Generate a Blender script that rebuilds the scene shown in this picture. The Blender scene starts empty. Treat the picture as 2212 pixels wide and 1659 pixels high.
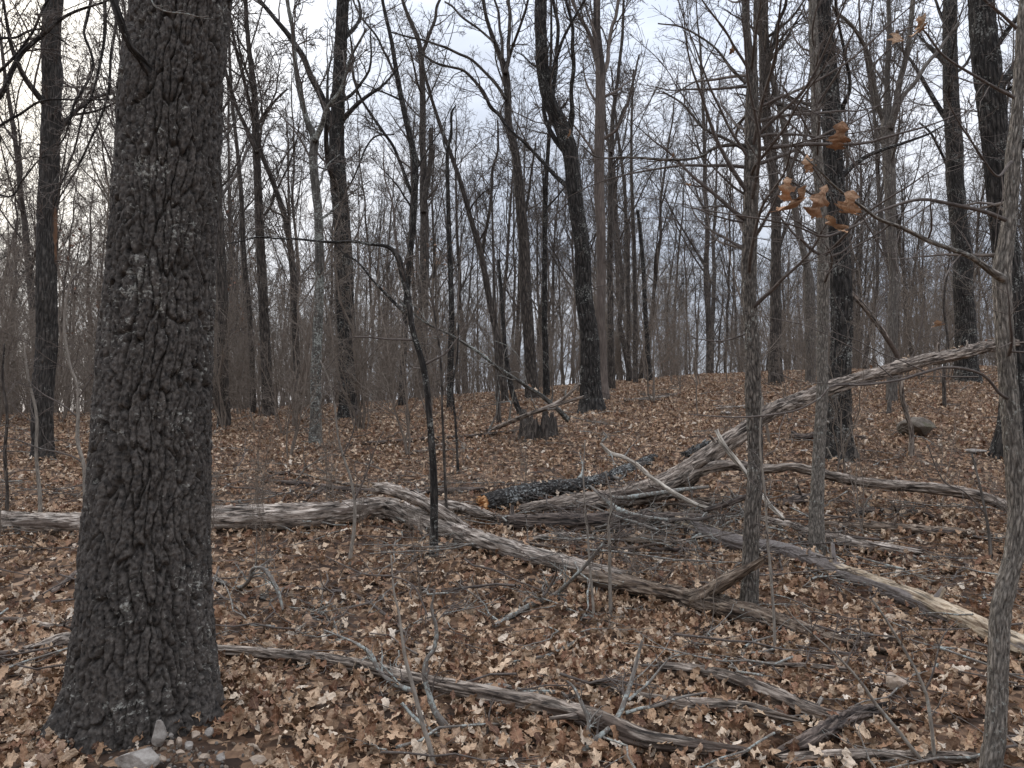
import bpy, math, random
import numpy as np
from mathutils import Vector

S = bpy.context.scene
ROOT = S.collection
rad = math.radians

# ------------------------------------------------------------------ camera, sky, sun, exposure
H_CAM = 1.5
PITCH = rad(2.0)
FPX, CXP, CYP = 1703.0, 1106.0, 829.5          # focal length and centre in a 2212 x 1659 frame
cd = bpy.data.cameras.new('camera')
cd.sensor_width = 36.0
cd.lens = 36.0 * FPX / 2212.0
cd.clip_start = 0.05
cd.clip_end = 3000.0
cam = bpy.data.objects.new('camera', cd)
cam.location = (0, 0, H_CAM)
cam.rotation_euler = (rad(90) + PITCH, 0, 0)
ROOT.objects.link(cam)
S.camera = cam

SUN_AZ, SUN_EL = rad(-40), rad(20)             # azimuth from +Y, negative = left
W = bpy.data.worlds.new('World')
S.world = W
W.use_nodes = True
wn, wl = W.node_tree.nodes, W.node_tree.links
wn.clear()
def N(nodes, typ, **kw):
    n = nodes.new(typ)
    for k, v in kw.items():
        if k.startswith('i_'):
            n.inputs[k[2:].replace('_', ' ')].default_value = v
        else:
            setattr(n, k, v)
    return n
def math_node(nodes, links, op, a, b=None, c=None, clamp=False):
    n = nodes.new('ShaderNodeMath'); n.operation = op; n.use_clamp = clamp
    for i, x in enumerate((a, b, c)):
        if x is None: continue
        if isinstance(x, (int, float)): n.inputs[i].default_value = x
        else: links.new(x, n.inputs[i])
    return n.outputs[0]
def ramp(nodes, links, fac, stops, interp='LINEAR'):
    r = nodes.new('ShaderNodeValToRGB'); cr = r.color_ramp; cr.interpolation = interp
    while len(cr.elements) < len(stops): cr.elements.new(0.5)
    for e, (p, c) in zip(cr.elements, stops):
        e.position = p; e.color = (c[0], c[1], c[2], 1) if not isinstance(c, (int, float)) else (c, c, c, 1)
    links.new(fac, r.inputs['Fac'])
    return r.outputs['Color']
def mixc(nodes, links, fac, a, b, mode='MIX'):
    m = nodes.new('ShaderNodeMix'); m.data_type = 'RGBA'; m.blend_type = mode
    for s, x in ((m.inputs[0], fac), (m.inputs[6], a), (m.inputs[7], b)):
        if isinstance(x, (int, float)): s.default_value = x
        elif isinstance(x, tuple): s.default_value = (x[0], x[1], x[2], 1)
        else: links.new(x, s)
    return m.outputs[2]

tc = N(wn, 'ShaderNodeTexCoord')
sky = N(wn, 'ShaderNodeTexSky', sky_type='NISHITA', sun_disc=False, sun_elevation=SUN_EL, sun_rotation=SUN_AZ)
bg1 = N(wn, 'ShaderNodeBackground'); bg1.inputs['Strength'].default_value = 0.08
wl.new(sky.outputs[0], bg1.inputs['Color'])
sep = N(wn, 'ShaderNodeSeparateXYZ'); wl.new(tc.outputs['Generated'], sep.inputs[0])
# cloud layer: brighter towards the zenith (overcast), lit through near the sun
dotn = N(wn, 'ShaderNodeVectorMath', operation='DOT_PRODUCT')
sd = (math.sin(SUN_AZ) * math.cos(SUN_EL), math.cos(SUN_AZ) * math.cos(SUN_EL), math.sin(SUN_EL))
wl.new(tc.outputs['Generated'], dotn.inputs[0]); dotn.inputs[1].default_value = sd
mp = N(wn, 'ShaderNodeMapping'); mp.inputs['Scale'].default_value = (1.2, 1.2, 4.5)
wl.new(tc.outputs['Generated'], mp.inputs[0])
nz = N(wn, 'ShaderNodeTexNoise'); nz.inputs['Scale'].default_value = 2.3; nz.inputs['Detail'].default_value = 6
wl.new(mp.outputs[0], nz.inputs['Vector'])
zc = math_node(wn, wl, 'MAXIMUM', sep.outputs['Z'], 0.0)
base = math_node(wn, wl, 'MULTIPLY_ADD', zc, math_node(wn, wl, 'MULTIPLY_ADD', zc, 1.0, 0.32), 0.43)
cl = math_node(wn, wl, 'MULTIPLY_ADD', nz.outputs['Fac'], 1.1, 0.45)
base = math_node(wn, wl, 'MULTIPLY', base, cl)
glow = math_node(wn, wl, 'POWER', math_node(wn, wl, 'MAXIMUM', dotn.outputs['Value'], 0.0), 14.0)
lum = math_node(wn, wl, 'MULTIPLY_ADD', glow, 0.45, base)
tint = ramp(wn, wl, nz.outputs['Fac'], [(0.38, (0.82, 0.90, 1.06)), (0.60, (0.92, 0.95, 1.03))])
warm = mixc(wn, wl, glow, tint, (1.10, 1.03, 0.90))
vm = N(wn, 'ShaderNodeVectorMath', operation='SCALE'); wl.new(warm, vm.inputs[0]); wl.new(lum, vm.inputs['Scale'])
bg2 = N(wn, 'ShaderNodeBackground'); bg2.inputs['Strength'].default_value = 1.0
wl.new(vm.outputs[0], bg2.inputs['Color'])
mx = N(wn, 'ShaderNodeMixShader'); mx.inputs[0].default_value = 0.95
wl.new(bg1.outputs[0], mx.inputs[1]); wl.new(bg2.outputs[0], mx.inputs[2])
wo = N(wn, 'ShaderNodeOutputWorld'); wl.new(mx.outputs[0], wo.inputs['Surface'])

sl = bpy.data.lights.new('sun', 'SUN'); sl.energy = 1.5; sl.angle = rad(25); sl.color = (1.0, 0.93, 0.84)
sun = bpy.data.objects.new('sun', sl); ROOT.objects.link(sun)
sun.rotation_euler = Vector(sd).to_track_quat('Z', 'Y').to_euler()

S.view_settings.view_transform = 'Standard'
S.view_settings.look = 'None'
S.view_settings.exposure = 0.70
S.view_settings.gamma = 1.0
S.view_settings.use_curve_mapping = False
S.render.engine = 'CYCLES'
S.cycles.max_bounces = 5
S.cycles.diffuse_bounces = 3
S.cycles.transparent_max_bounces = 4

# ------------------------------------------------------------------ noise in numpy
def _h(ix, iy, iz, seed):
    n = (ix.astype(np.int64) * 374761393 + iy.astype(np.int64) * 668265263 + iz.astype(np.int64) * 2147483647 + seed * 1274126177) & 0xffffffff
    n = ((n ^ (n >> 13)) * 1274126177) & 0xffffffff
    n = ((n ^ (n >> 16)) * 2246822519) & 0xffffffff
    return ((n ^ (n >> 15)) & 0xffffff) / float(0x1000000)
def vnoise(p, seed=0):
    i = np.floor(p).astype(np.int64); f = p - i; f = f * f * (3 - 2 * f)
    out = 0
    for dx in (0, 1):
        wx = f[..., 0] if dx else 1 - f[..., 0]
        for dy in (0, 1):
            wy = f[..., 1] if dy else 1 - f[..., 1]
            for dz in (0, 1):
                wz = f[..., 2] if dz else 1 - f[..., 2]
                out = out + wx * wy * wz * _h(i[..., 0] + dx, i[..., 1] + dy, i[..., 2] + dz, seed)
    return out * 2 - 1
def fbm(p, oct=4, seed=0):
    a, s, o = 1.0, 0.0, 0
    for k in range(oct):
        o = o + a * vnoise(p, seed + k); s += a; a *= 0.5; p = p * 2.03
    return o / s
def worley(p, seed=0):
    i = np.floor(p).astype(np.int64); f = p - i
    f1 = np.full(p.shape[:-1], 9.0); f2 = f1.copy(); cid = np.zeros(p.shape[:-1])
    for dx in (-1, 0, 1):
        for dy in (-1, 0, 1):
            for dz in (-1, 0, 1):
                a, b, c = i[..., 0] + dx, i[..., 1] + dy, i[..., 2] + dz
                qx = dx + _h(a, b, c, seed) - f[..., 0]
                qy = dy + _h(a, b, c, seed + 7) - f[..., 1]
                qz = dz + _h(a, b, c, seed + 13) - f[..., 2]
                d = np.sqrt(qx * qx + qy * qy + qz * qz)
                new = d < f1
                f2 = np.where(new, f1, np.minimum(f2, d))
                cid = np.where(new, _h(a, b, c, seed + 29), cid)
                f1 = np.where(new, d, f1)
    return f1, f2, cid

# ------------------------------------------------------------------ terrain
_py = np.linspace(-20, 900, 18401)
_pz = np.interp(_py, [-20, 0, 3.6, 5, 6, 7, 8, 9, 10, 11, 14, 18, 24, 28, 32, 40, 60, 100, 200, 900],
                [-.6, -.05, 0, .07, .19, .36, .54, .72, .89, 1.05, 1.42, 1.78, 2.10, 2.2, 2.18, 1.75, 0.3, -3, -12, -30])
_k = np.hanning(31); _k /= _k.sum()
_pz = np.convolve(np.pad(_pz, 15, mode='edge'), _k, mode='valid')
def ground(x, y):
    x = np.asarray(x, float); y = np.asarray(y, float)
    w = np.clip((y - 5) / 23, 0, 1); w = w * w * (3 - 2 * w)
    z = np.interp(y, _py, _pz) + w * 0.85 * np.tanh(x / 9.0)
    p = np.stack([x, y, np.zeros_like(x)], -1)
    z = z + 0.045 * vnoise(p * 0.9 + 3.1, 5) + 0.02 * vnoise(p * 2.7, 6)
    m = np.exp(-(((x + 1.72) / 0.85) ** 2 + ((y - 3.72) / 0.75) ** 2))     # low rise round the foot of the big oak
    return z + 0.055 * m
_cp, _sp = math.cos(PITCH), math.sin(PITCH)
def ray(u, v):
    x = (u - CXP) / FPX; z = -(v - CYP) / FPX
    return np.array([x, _cp - _sp * z, _sp + _cp * z])
def at(u, v, d):                                 # the point seen at (u, v) that lies d metres ahead
    r = ray(u, v)
    return np.array([0, 0, H_CAM]) + r * (d / r[1])
_ts = np.geomspace(2.2, 60, 3000)
def hit(u, v, default=26.0):                     # distance ahead at which the ground is seen at (u, v)
    r = ray(u, v)
    q = r[None] * (_ts / r[1])[:, None]
    g = ground(q[:, 0], q[:, 1])
    below = np.nonzero(q[:, 2] + H_CAM <= g)[0]
    return float(_ts[below[0]]) if len(below) else default

# ------------------------------------------------------------------ mesh helpers
class Mesh:
    def __init__(self): self.v = []; self.q = []; self.t = []; self.a = []; self.n = 0
    def add(self, v, q=None, t=None, a=None):
        self.v.append(v)
        if q is not None and len(q): self.q.append(q + self.n)
        if t is not None and len(t): self.t.append(t + self.n)
        self.a.append(a if a is not None else v)
        self.n += len(v)
    def data(self, name, mat, smooth=True):
        v = np.concatenate(self.v).astype(np.float32); a = np.concatenate(self.a).astype(np.float32)
        q = np.concatenate(self.q).astype(np.int32) if self.q else np.zeros((0, 4), np.int32)
        t = np.concatenate(self.t).astype(np.int32) if self.t else np.zeros((0, 3), np.int32)
        me = bpy.data.meshes.new(name)
        me.vertices.add(len(v)); me.vertices.foreach_set('co', v.ravel())
        me.loops.add(q.size + t.size)
        me.loops.foreach_set('vertex_index', np.concatenate([q.ravel(), t.ravel()]))
        me.polygons.add(len(q) + len(t))
        ls = np.concatenate([np.arange(len(q)) * 4, q.size + np.arange(len(t)) * 3]).astype(np.int32)
        me.polygons.foreach_set('loop_start', ls)
        at_ = me.attributes.new('bark', 'FLOAT_VECTOR', 'POINT'); at_.data.foreach_set('vector', a.ravel())
        me.update(calc_edges=True)
        me.polygons.foreach_set('use_smooth', np.full(len(me.polygons), smooth))
        me.materials.append(mat)
        return me
def link(name, me, parent=None, loc=None):
    o = bpy.data.objects.new(name, me); ROOT.objects.link(o)
    if parent is not None: o.parent = parent
    if loc is not None: o.location = loc
    return o
def thing(name, label, cat, loc=(0, 0, 0), group=None):
    o = bpy.data.objects.new(name, None); ROOT.objects.link(o)
    o.empty_display_size = 0.2
    o.location = [float(c) for c in loc]
    o['label'] = label; o['category'] = cat
    if group: o['group'] = group
    return o
def unit(a): return a / np.maximum(np.linalg.norm(a, axis=-1, keepdims=True), 1e-9)
def smooth(pts, n):                              # Catmull-Rom through rows of pts, n samples spread by length
    p = np.asarray(pts, float)
    if len(p) < 3:
        t = np.linspace(0, 1, n)[:, None]; return p[0] * (1 - t) + p[-1] * t
    e = np.vstack([2 * p[0] - p[1], p, 2 * p[-1] - p[-2]])
    out = []
    for i in range(1, len(e) - 2):
        t = np.linspace(0, 1, 12, endpoint=False)[:, None]
        a, b, c, d = e[i - 1], e[i], e[i + 1], e[i + 2]
        out.append(0.5 * (2 * b + (c - a) * t + (2 * a - 5 * b + 4 * c - d) * t ** 2 + (3 * b - a - 3 * c + d) * t ** 3))
    out = np.vstack(out + [p[-1:]])
    s = np.concatenate([[0], np.cumsum(np.linalg.norm(np.diff(out[:, :3], axis=0), axis=1))])
    si = np.linspace(0, s[-1], n)
    return np.stack([np.interp(si, s, out[:, k]) for k in range(out.shape[1])], 1)
def frames(P):
    T = unit(np.gradient(P, axis=-2))
    D = unit(P[..., -1:, :] - P[..., :1, :])
    ref = np.where(np.abs(D[..., 2:3]) > 0.6, np.array([1.0, 0, 0]), np.array([0, 0, 1.0]))
    ref = unit(ref - D * (ref * D).sum(-1, keepdims=True))
    A = unit(np.cross(T, np.broadcast_to(np.cross(ref, D), T.shape)) * -1)
    A = unit(np.broadcast_to(ref, T.shape) - T * (np.broadcast_to(ref, T.shape) * T).sum(-1, keepdims=True))
    return T, A, np.cross(T, A)
def tubes(P, R, sides):                          # P (K,n,3), R (K,n): many thin tubes at once
    K, n = R.shape
    T, A, B = frames(P)
    th = np.arange(sides) * 2 * math.pi / sides
    c, s = np.cos(th), np.sin(th)
    off = A[:, :, None] * c[None, None, :, None] + B[:, :, None] * s[None, None, :, None]
    v = P[:, :, None] + off * R[:, :, None, None]
    L = np.concatenate([np.zeros((K, 1)), np.cumsum(np.linalg.norm(np.diff(P, axis=1), axis=2), axis=1)], 1)
    a = np.empty(v.shape)
    a[..., 0] = c * R[:, :, None] + P[:, 0, 0][:, None, None]; a[..., 1] = s * R[:, :, None] + P[:, 0, 1][:, None, None]; a[..., 2] = L[:, :, None]
    i = np.arange(n - 1)[:, None]; j = np.arange(sides)[None]; j2 = (j + 1) % sides
    q = np.stack([i * sides + j, i * sides + j2, (i + 1) * sides + j2, (i + 1) * sides + j], -1).reshape(-1, 4)
    q = (q[None] + (np.arange(K) * n * sides)[:, None, None]).reshape(-1, 4)
    return v.reshape(-1, 3), q, a.reshape(-1, 3)
def trunk_mesh(pr, sides, disp=None, cap=True, flare=None, jag=0.0, seed=0):
    """pr rows: x y z r.  disp(theta, s, r, bark coords) -> outward offset in metres"""
    P, R = pr[:, :3], pr[:, 3]
    n = len(P)
    T, A, B = frames(P[None]); T, A, B = T[0], A[0], B[0]
    th = np.arange(sides) * 2 * math.pi / sides
    s = np.concatenate([[0], np.cumsum(np.linalg.norm(np.diff(P, axis=0), axis=1))])
    TH, SS = np.meshgrid(th, s); RR = np.repeat(R[:, None], sides, 1)
    rm = float(np.median(R))
    bc = np.stack([np.cos(TH) * rm + P[0, 0] * 3, np.sin(TH) * rm + P[0, 1] * 3, SS], -1)
    off = unit(A[:, None] * np.cos(TH)[..., None] + B[:, None] * np.sin(TH)[..., None])
    rr = RR.copy()
    if flare is not None: rr = rr * flare(off, SS)
    if disp is not None: rr = rr + disp(TH, SS, rr, bc)
    v = P[:, None] + off * rr[..., None]
    if jag > 0:                                  # splintered ends: shift the end rings along the axis
        j = vnoise(np.stack([np.cos(th) * 3, np.sin(th) * 3, th * 0], -1) * 1.3, seed) * jag + _h(np.arange(sides), np.zeros(sides, int), np.zeros(sides, int), seed) * jag * 0.8
        for k in range(3):
            v[-1 - k] += T[-1] * (j * (1 - k / 3))[:, None]
            v[k] -= T[0] * (np.roll(j, 5) * (1 - k / 3))[:, None]
    i = np.arange(n - 1)[:, None]; jx = np.arange(sides)[None]; j2 = (jx + 1) % sides
    q = np.stack([i * sides + jx, i * sides + j2, (i + 1) * sides + j2, (i + 1) * sides + jx], -1).reshape(-1, 4)
    v = v.reshape(-1, 3); a = bc.reshape(-1, 3); t = None
    if cap:
        c0, c1 = P[0] + T[0] * rm * 0.15, P[-1] - T[-1] * rm * 0.15
        k0, k1 = len(v), len(v) + 1
        v = np.vstack([v, c0, c1]); a = np.vstack([a, [0, 0, 0], [0, 0, s[-1]]])
        j = np.arange(sides); jn = (j + 1) % sides
        t = np.vstack([np.stack([jn, j, np.full(sides, k0)], 1), np.stack([(n - 1) * sides + j, (n - 1) * sides + jn, np.full(sides, k1)], 1)])
    return v, q, t, a
def grow(rng, P, R, k, t0, t1, ang, lenf, n, wob, up, rf, rmin, L=None, out=0.0):
    """k children on every parent polyline; returns (K*k, n, 3), radii"""
    K, m = R.shape
    t = rng.uniform(t0, t1, (K, k)) * (m - 1)
    i = np.minimum(t.astype(int), m - 2); f = (t - i)[..., None]
    kk = np.arange(K)[:, None]
    pos = P[kk, i] * (1 - f) + P[kk, i + 1] * f
    tan = unit(P[kk, i + 1] - P[kk, i])
    r0 = R[kk, i] * (1 - f[..., 0]) + R[kk, i + 1] * f[..., 0]
    if L is None:
        L = np.linalg.norm(np.diff(P, axis=1), axis=2).sum(1)[:, None]
    ln = L * lenf * rng.uniform(0.55, 1.25, (K, k)) * (1.15 - 0.55 * t / (m - 1))
    rv = rng.normal(size=(K, k, 3)); perp = unit(rv - tan * (rv * tan).sum(-1, keepdims=True))
    a = (ang * rng.uniform(0.65, 1.3, (K, k)))[..., None]
    d = unit(tan * np.cos(a) + perp * np.sin(a))
    pts = [pos]; seg = (ln / (n - 1))[..., None]
    drift = rng.normal(size=(K, k, 3)) * wob * 0.5
    for _ in range(n - 1):
        d = unit(d + rng.normal(size=(K, k, 3)) * wob + drift + np.array([0, 0, up]))
        pts.append(pts[-1] + d * seg)
    Q = np.stack(pts, 2).reshape(K * k, n, 3)
    rs = np.maximum(r0 * rf * rng.uniform(0.6, 1.1, (K, k)), rmin * 1.2).reshape(-1, 1)
    tt = np.linspace(0, 1, n)[None]
    return Q, rs * (1 - tt) + rmin * tt
# ------------------------------------------------------------------ materials
def new_mat(name, rough=0.85):
    m = bpy.data.materials.new(name); m.use_nodes = True
    nt = m.node_tree; b = nt.nodes['Principled BSDF']
    b.inputs['Roughness'].default_value = rough
    b.inputs['Specular IOR Level'].default_value = 0.25
    return m, nt.nodes, nt.links, b
def bark_mat(name, dark, light, crack=26.0, stretch=0.2, lichen=0.0, lichen_col=(0.34, 0.34, 0.30), bump=0.012, crackmix=0.6, patch=None, patch_amt=0.0, smooth_bark=False, moss=0.0, lscale=38):
    m, n, l, b = new_mat(name, 0.9)
    at_ = N(n, 'ShaderNodeAttribute', attribute_name='bark')
    mp = N(n, 'ShaderNodeMapping'); mp.inputs['Scale'].default_value = (1, 1, stretch); l.new(at_.outputs['Vector'], mp.inputs[0])
    wz = N(n, 'ShaderNodeTexNoise'); wz.inputs['Scale'].default_value = crack * 0.6; wz.inputs['Detail'].default_value = 3
    l.new(mp.outputs[0], wz.inputs['Vector'])
    wv = N(n, 'ShaderNodeVectorMath', operation='MULTIPLY_ADD'); l.new(wz.outputs['Color'], wv.inputs[0])
    wv.inputs[1].default_value = (1.0 / crack,) * 3; l.new(mp.outputs[0], wv.inputs[2])
    vo = N(n, 'ShaderNodeTexVoronoi', feature='DISTANCE_TO_EDGE'); vo.inputs['Scale'].default_value = crack; l.new(wv.outputs[0], vo.inputs['Vector'])
    ed = math_node(n, l, 'MULTIPLY', vo.outputs['Distance'], 3.2, clamp=True)
    nz = N(n, 'ShaderNodeTexNoise'); nz.inputs['Scale'].default_value = crack * 2.2; nz.inputs['Detail'].default_value = 5; nz.inputs['Roughness'].default_value = 0.7
    l.new(mp.outputs[0], nz.inputs['Vector'])
    big = N(n, 'ShaderNodeTexNoise'); big.inputs['Scale'].default_value = 2.2; big.inputs['Detail'].default_value = 3; l.new(at_.outputs['Vector'], big.inputs['Vector'])
    f = math_node(n, l, 'MULTIPLY_ADD', nz.outputs['Fac'], 2.6, -0.85, clamp=True)
    col = mixc(n, l, f, dark, light)
    if not smooth_bark:
        cr = math_node(n, l, 'MULTIPLY_ADD', ed, crackmix, 1 - crackmix)
        col = mixc(n, l, 1.0, col, cr, 'MULTIPLY')
    col = mixc(n, l, 0.5, col, ramp(n, l, big.outputs['Fac'], [(0.3, 0.62), (0.7, 1.25)]), 'MULTIPLY')
    if patch:
        pz = N(n, 'ShaderNodeTexNoise'); pz.inputs['Scale'].default_value = 3.1; pz.inputs['Detail'].default_value = 4; l.new(mp.outputs[0], pz.inputs['Vector'])
        col = mixc(n, l, ramp(n, l, pz.outputs['Fac'], [(0.60 - patch_amt, 0.0), (0.64 - patch_amt, 1.0)]), col, patch)
    if lichen > 0:
        lz = N(n, 'ShaderNodeTexNoise'); lz.inputs['Scale'].default_value = lscale; lz.inputs['Detail'].default_value = 5; lz.inputs['Roughness'].default_value = 0.75
        l.new(at_.outputs['Vector'], lz.inputs['Vector'])
        lb = N(n, 'ShaderNodeTexNoise'); lb.inputs['Scale'].default_value = 4.5; lb.inputs['Detail'].default_value = 2; l.new(at_.outputs['Vector'], lb.inputs['Vector'])
        s_ = math_node(n, l, 'MULTIPLY_ADD', lb.outputs['Fac'], 0.45, -0.225)
        s_ = math_node(n, l, 'ADD', lz.outputs['Fac'], s_)
        lf = ramp(n, l, s_, [(0.70 - lichen, 0.0), (0.76 - lichen, 1.0)])
        lc = mixc(n, l, nz.outputs['Fac'], tuple(c * 0.55 for c in lichen_col), tuple(c * 1.25 for c in lichen_col))
        col = mixc(n, l, math_node(n, l, 'MULTIPLY', lf, 0.85), col, lc)
    if moss > 0:
        mz = N(n, 'ShaderNodeTexNoise'); mz.inputs['Scale'].default_value = 6; mz.inputs['Detail'].default_value = 6; l.new(at_.outputs['Vector'], mz.inputs['Vector'])
        col = mixc(n, l, math_node(n, l, 'MULTIPLY', ramp(n, l, mz.outputs['Fac'], [(0.62 - moss, 0.0), (0.75 - moss, 1.0)]), 0.7), col, (0.045, 0.052, 0.02))
    l.new(col, b.inputs['Base Color'])
    hh = math_node(n, l, 'ADD', math_node(n, l, 'MULTIPLY', ed, 0.0 if smooth_bark else 1.0), math_node(n, l, 'MULTIPLY', nz.outputs['Fac'], 0.55))
    bp = N(n, 'ShaderNodeBump'); bp.inputs['Strength'].default_value = 0.9; bp.inputs['Distance'].default_value = bump
    l.new(hh, bp.inputs['Height']); l.new(bp.outputs[0], b.inputs['Normal'])
    return m
def wood_mat(name, dark, mid, light, grain=60.0, lichen=0.0, barkcol=None, bark_amt=0.0, bump=0.008):
    m, n, l, b = new_mat(name, 0.8)
    at_ = N(n, 'ShaderNodeAttribute', attribute_name='bark')
    mp = N(n, 'ShaderNodeMapping'); mp.inputs['Scale'].default_value = (1, 1, 0.13); l.new(at_.outputs['Vector'], mp.inputs[0])
    g = N(n, 'ShaderNodeTexNoise'); g.inputs['Scale'].default_value = grain; g.inputs['Detail'].default_value = 6; g.inputs['Roughness'].default_value = 0.68; g.inputs['Distortion'].default_value = 0.6
    l.new(mp.outputs[0], g.inputs['Vector'])
    g2 = N(n, 'ShaderNodeTexNoise'); g2.inputs['Scale'].default_value = grain * 0.55; g2.inputs['Detail'].default_value = 4; g2.inputs['Distortion'].default_value = 0.8; l.new(mp.outputs[0], g2.inputs['Vector'])
    big = N(n, 'ShaderNodeTexNoise'); big.inputs['Scale'].default_value = 7.0; big.inputs['Detail'].default_value = 7; l.new(at_.outputs['Vector'], big.inputs['Vector'])
    col = ramp(n, l, g.outputs['Fac'], [(0.38, dark), (0.48, mid), (0.62, light)])
    col = mixc(n, l, 0.75, col, ramp(n, l, big.outputs['Fac'], [(0.3, 0.42), (0.5, 0.95), (0.70, 1.5)]), 'MULTIPLY')
    cr = ramp(n, l, g2.outputs['Fac'], [(0.37, 0.22), (0.43, 1.0)])
    col = mixc(n, l, 0.85, col, cr, 'MULTIPLY')
    if barkcol:
        bz = N(n, 'ShaderNodeTexNoise'); bz.inputs['Scale'].default_value = 2.4; bz.inputs['Detail'].default_value = 6
        mp2 = N(n, 'ShaderNodeMapping'); mp2.inputs['Scale'].default_value = (2.6, 2.6, 0.5); l.new(at_.outputs['Vector'], mp2.inputs[0]); l.new(mp2.outputs[0], bz.inputs['Vector'])
        bf = ramp(n, l, bz.outputs['Fac'], [(0.60 - bark_amt, 0.0), (0.62 - bark_amt, 1.0)])
        bn = N(n, 'ShaderNodeTexNoise'); bn.inputs['Scale'].default_value = 45; bn.inputs['Detail'].default_value = 5; l.new(at_.outputs['Vector'], bn.inputs['Vector'])
        bc_ = mixc(n, l, bn.outputs['Fac'], tuple(c * 0.4 for c in barkcol), tuple(c * 1.6 for c in barkcol))
        col = mixc(n, l, bf, col, bc_)
    if lichen > 0:
        lz = N(n, 'ShaderNodeTexNoise'); lz.inputs['Scale'].default_value = 30; lz.inputs['Detail'].default_value = 6; lz.inputs['Roughness'].default_value = 0.75; l.new(at_.outputs['Vector'], lz.inputs['Vector'])
        col = mixc(n, l, math_node(n, l, 'MULTIPLY', ramp(n, l, lz.outputs['Fac'], [(0.68 - lichen, 0.0), (0.73 - lichen, 1.0)]), 0.8), col, (0.36, 0.39, 0.35))
    l.new(col, b.inputs['Base Color'])
    bp = N(n, 'ShaderNodeBump'); bp.inputs['Strength'].default_value = 1.0; bp.inputs['Distance'].default_value = bump
    hh = math_node(n, l, 'ADD', g.outputs['Fac'], math_node(n, l, 'MULTIPLY', cr, 0.9))
    l.new(hh, bp.inputs['Height']); l.new(bp.outputs[0], b.inputs['Normal'])
    return m
def leaf_mat(name, stops):
    m, n, l, b = new_mat(name, 0.62)
    oi = N(n, 'ShaderNodeObjectInfo')
    tc = N(n, 'ShaderNodeTexCoord')
    nz = N(n, 'ShaderNodeTexNoise'); nz.inputs['Scale'].default_value = 5; nz.inputs['Detail'].default_value = 4
    l.new(tc.outputs['Object'], nz.inputs['Vector'])
    wn_ = N(n, 'ShaderNodeTexWhiteNoise', noise_dimensions='1D'); l.new(oi.outputs['Random'], wn_.inputs['W'])
    col = ramp(n, l, wn_.outputs['Value'], stops)
    col = mixc(n, l, 0.8, col, ramp(n, l, nz.outputs['Fac'], [(0.3, 0.6), (0.7, 1.25)]), 'MULTIPLY')
    # pale underside
    ge = N(n, 'ShaderNodeNewGeometry')
    col = mixc(n, l, math_node(n, l, 'MULTIPLY', ge.outputs['Backfacing'], 0.35), col, (0.44, 0.33, 0.24))
    # veins: bark attribute carries (across, along, 0)
    at_ = N(n, 'ShaderNodeAttribute', attribute_name='bark'); sp = N(n, 'ShaderNodeSeparateXYZ'); l.new(at_.outputs['Vector'], sp.inputs[0])
    ax = math_node(n, l, 'ABSOLUTE', sp.outputs['X'])
    vein = math_node(n, l, 'LESS_THAN', ax, 0.012)
    col = mixc(n, l, math_node(n, l, 'MULTIPLY', vein, 0.4), col, (0.42, 0.30, 0.18))
    l.new(col, b.inputs['Base Color'])
    bp = N(n, 'ShaderNodeBump'); bp.inputs['Strength'].default_value = 0.5; bp.inputs['Distance'].default_value = 0.05; l.new(nz.outputs['Fac'], bp.inputs['Height']); l.new(bp.outputs[0], b.inputs['Normal'])
    return m

M = {}
M['oak'] = bark_mat('oak_bark', (0.008, 0.007, 0.0065), (0.130, 0.112, 0.097), crack=26, stretch=0.6, lichen=0.085, lichen_col=(0.34, 0.33, 0.29), bump=0.006, smooth_bark=True, lscale=48)
M['dark'] = bark_mat('dark_furrowed_bark', (0.013, 0.0115, 0.010), (0.115, 0.10, 0.088), crack=26, stretch=0.16, lichen=0.11, lichen_col=(0.30, 0.30, 0.27), bump=0.02, crackmix=0.72)
M['grey'] = bark_mat('grey_brown_bark', (0.028, 0.023, 0.020), (0.19, 0.158, 0.132), crack=26, stretch=0.16, lichen=0.05, bump=0.016, crackmix=0.6)
M['hickory'] = bark_mat('hickory_bark', (0.05, 0.041, 0.034), (0.32, 0.275, 0.23), crack=54, stretch=0.20, lichen=0.09, bump=0.005, crackmix=0.7)
M['hickory_pale'] = bark_mat('pale_hickory_bark', (0.065, 0.054, 0.045), (0.42, 0.37, 0.31), crack=70, stretch=0.20, lichen=0.09, bump=0.004, crackmix=0.6)
M['pale'] = bark_mat('pale_grey_bark', (0.07, 0.059, 0.05), (0.27, 0.235, 0.20), crack=34, stretch=0.14, lichen=0.08, bump=0.010, crackmix=0.45)
M['lichened'] = bark_mat('lichened_bark', (0.06, 0.053, 0.047), (0.19, 0.175, 0.15), crack=26, stretch=0.2, lichen=0.17, lichen_col=(0.34, 0.35, 0.31), bump=0.012, crackmix=0.5)
M['patch'] = bark_mat('torn_bark', (0.022, 0.020, 0.018), (0.14, 0.123, 0.108), crack=30, stretch=0.16, lichen=0.03, bump=0.016, crackmix=0.6, patch=(0.17, 0.09, 0.05), patch_amt=-0.03)
M['snag'] = bark_mat('bare_snag_wood', (0.10, 0.078, 0.066), (0.27, 0.22, 0.185), crack=38, stretch=0.07, lichen=0.0, bump=0.006, crackmix=0.35, patch=(0.05, 0.04, 0.035), patch_amt=-0.02)
M['twig'] = bark_mat('twig_bark', (0.055, 0.044, 0.038), (0.17, 0.14, 0.12), crack=60, lichen=0.04, bump=0.002, smooth_bark=True)
M['fartwig'] = bark_mat('far_twig_bark', (0.055, 0.044, 0.037), (0.15, 0.125, 0.105), crack=30, bump=0.002, smooth_bark=True)
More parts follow.
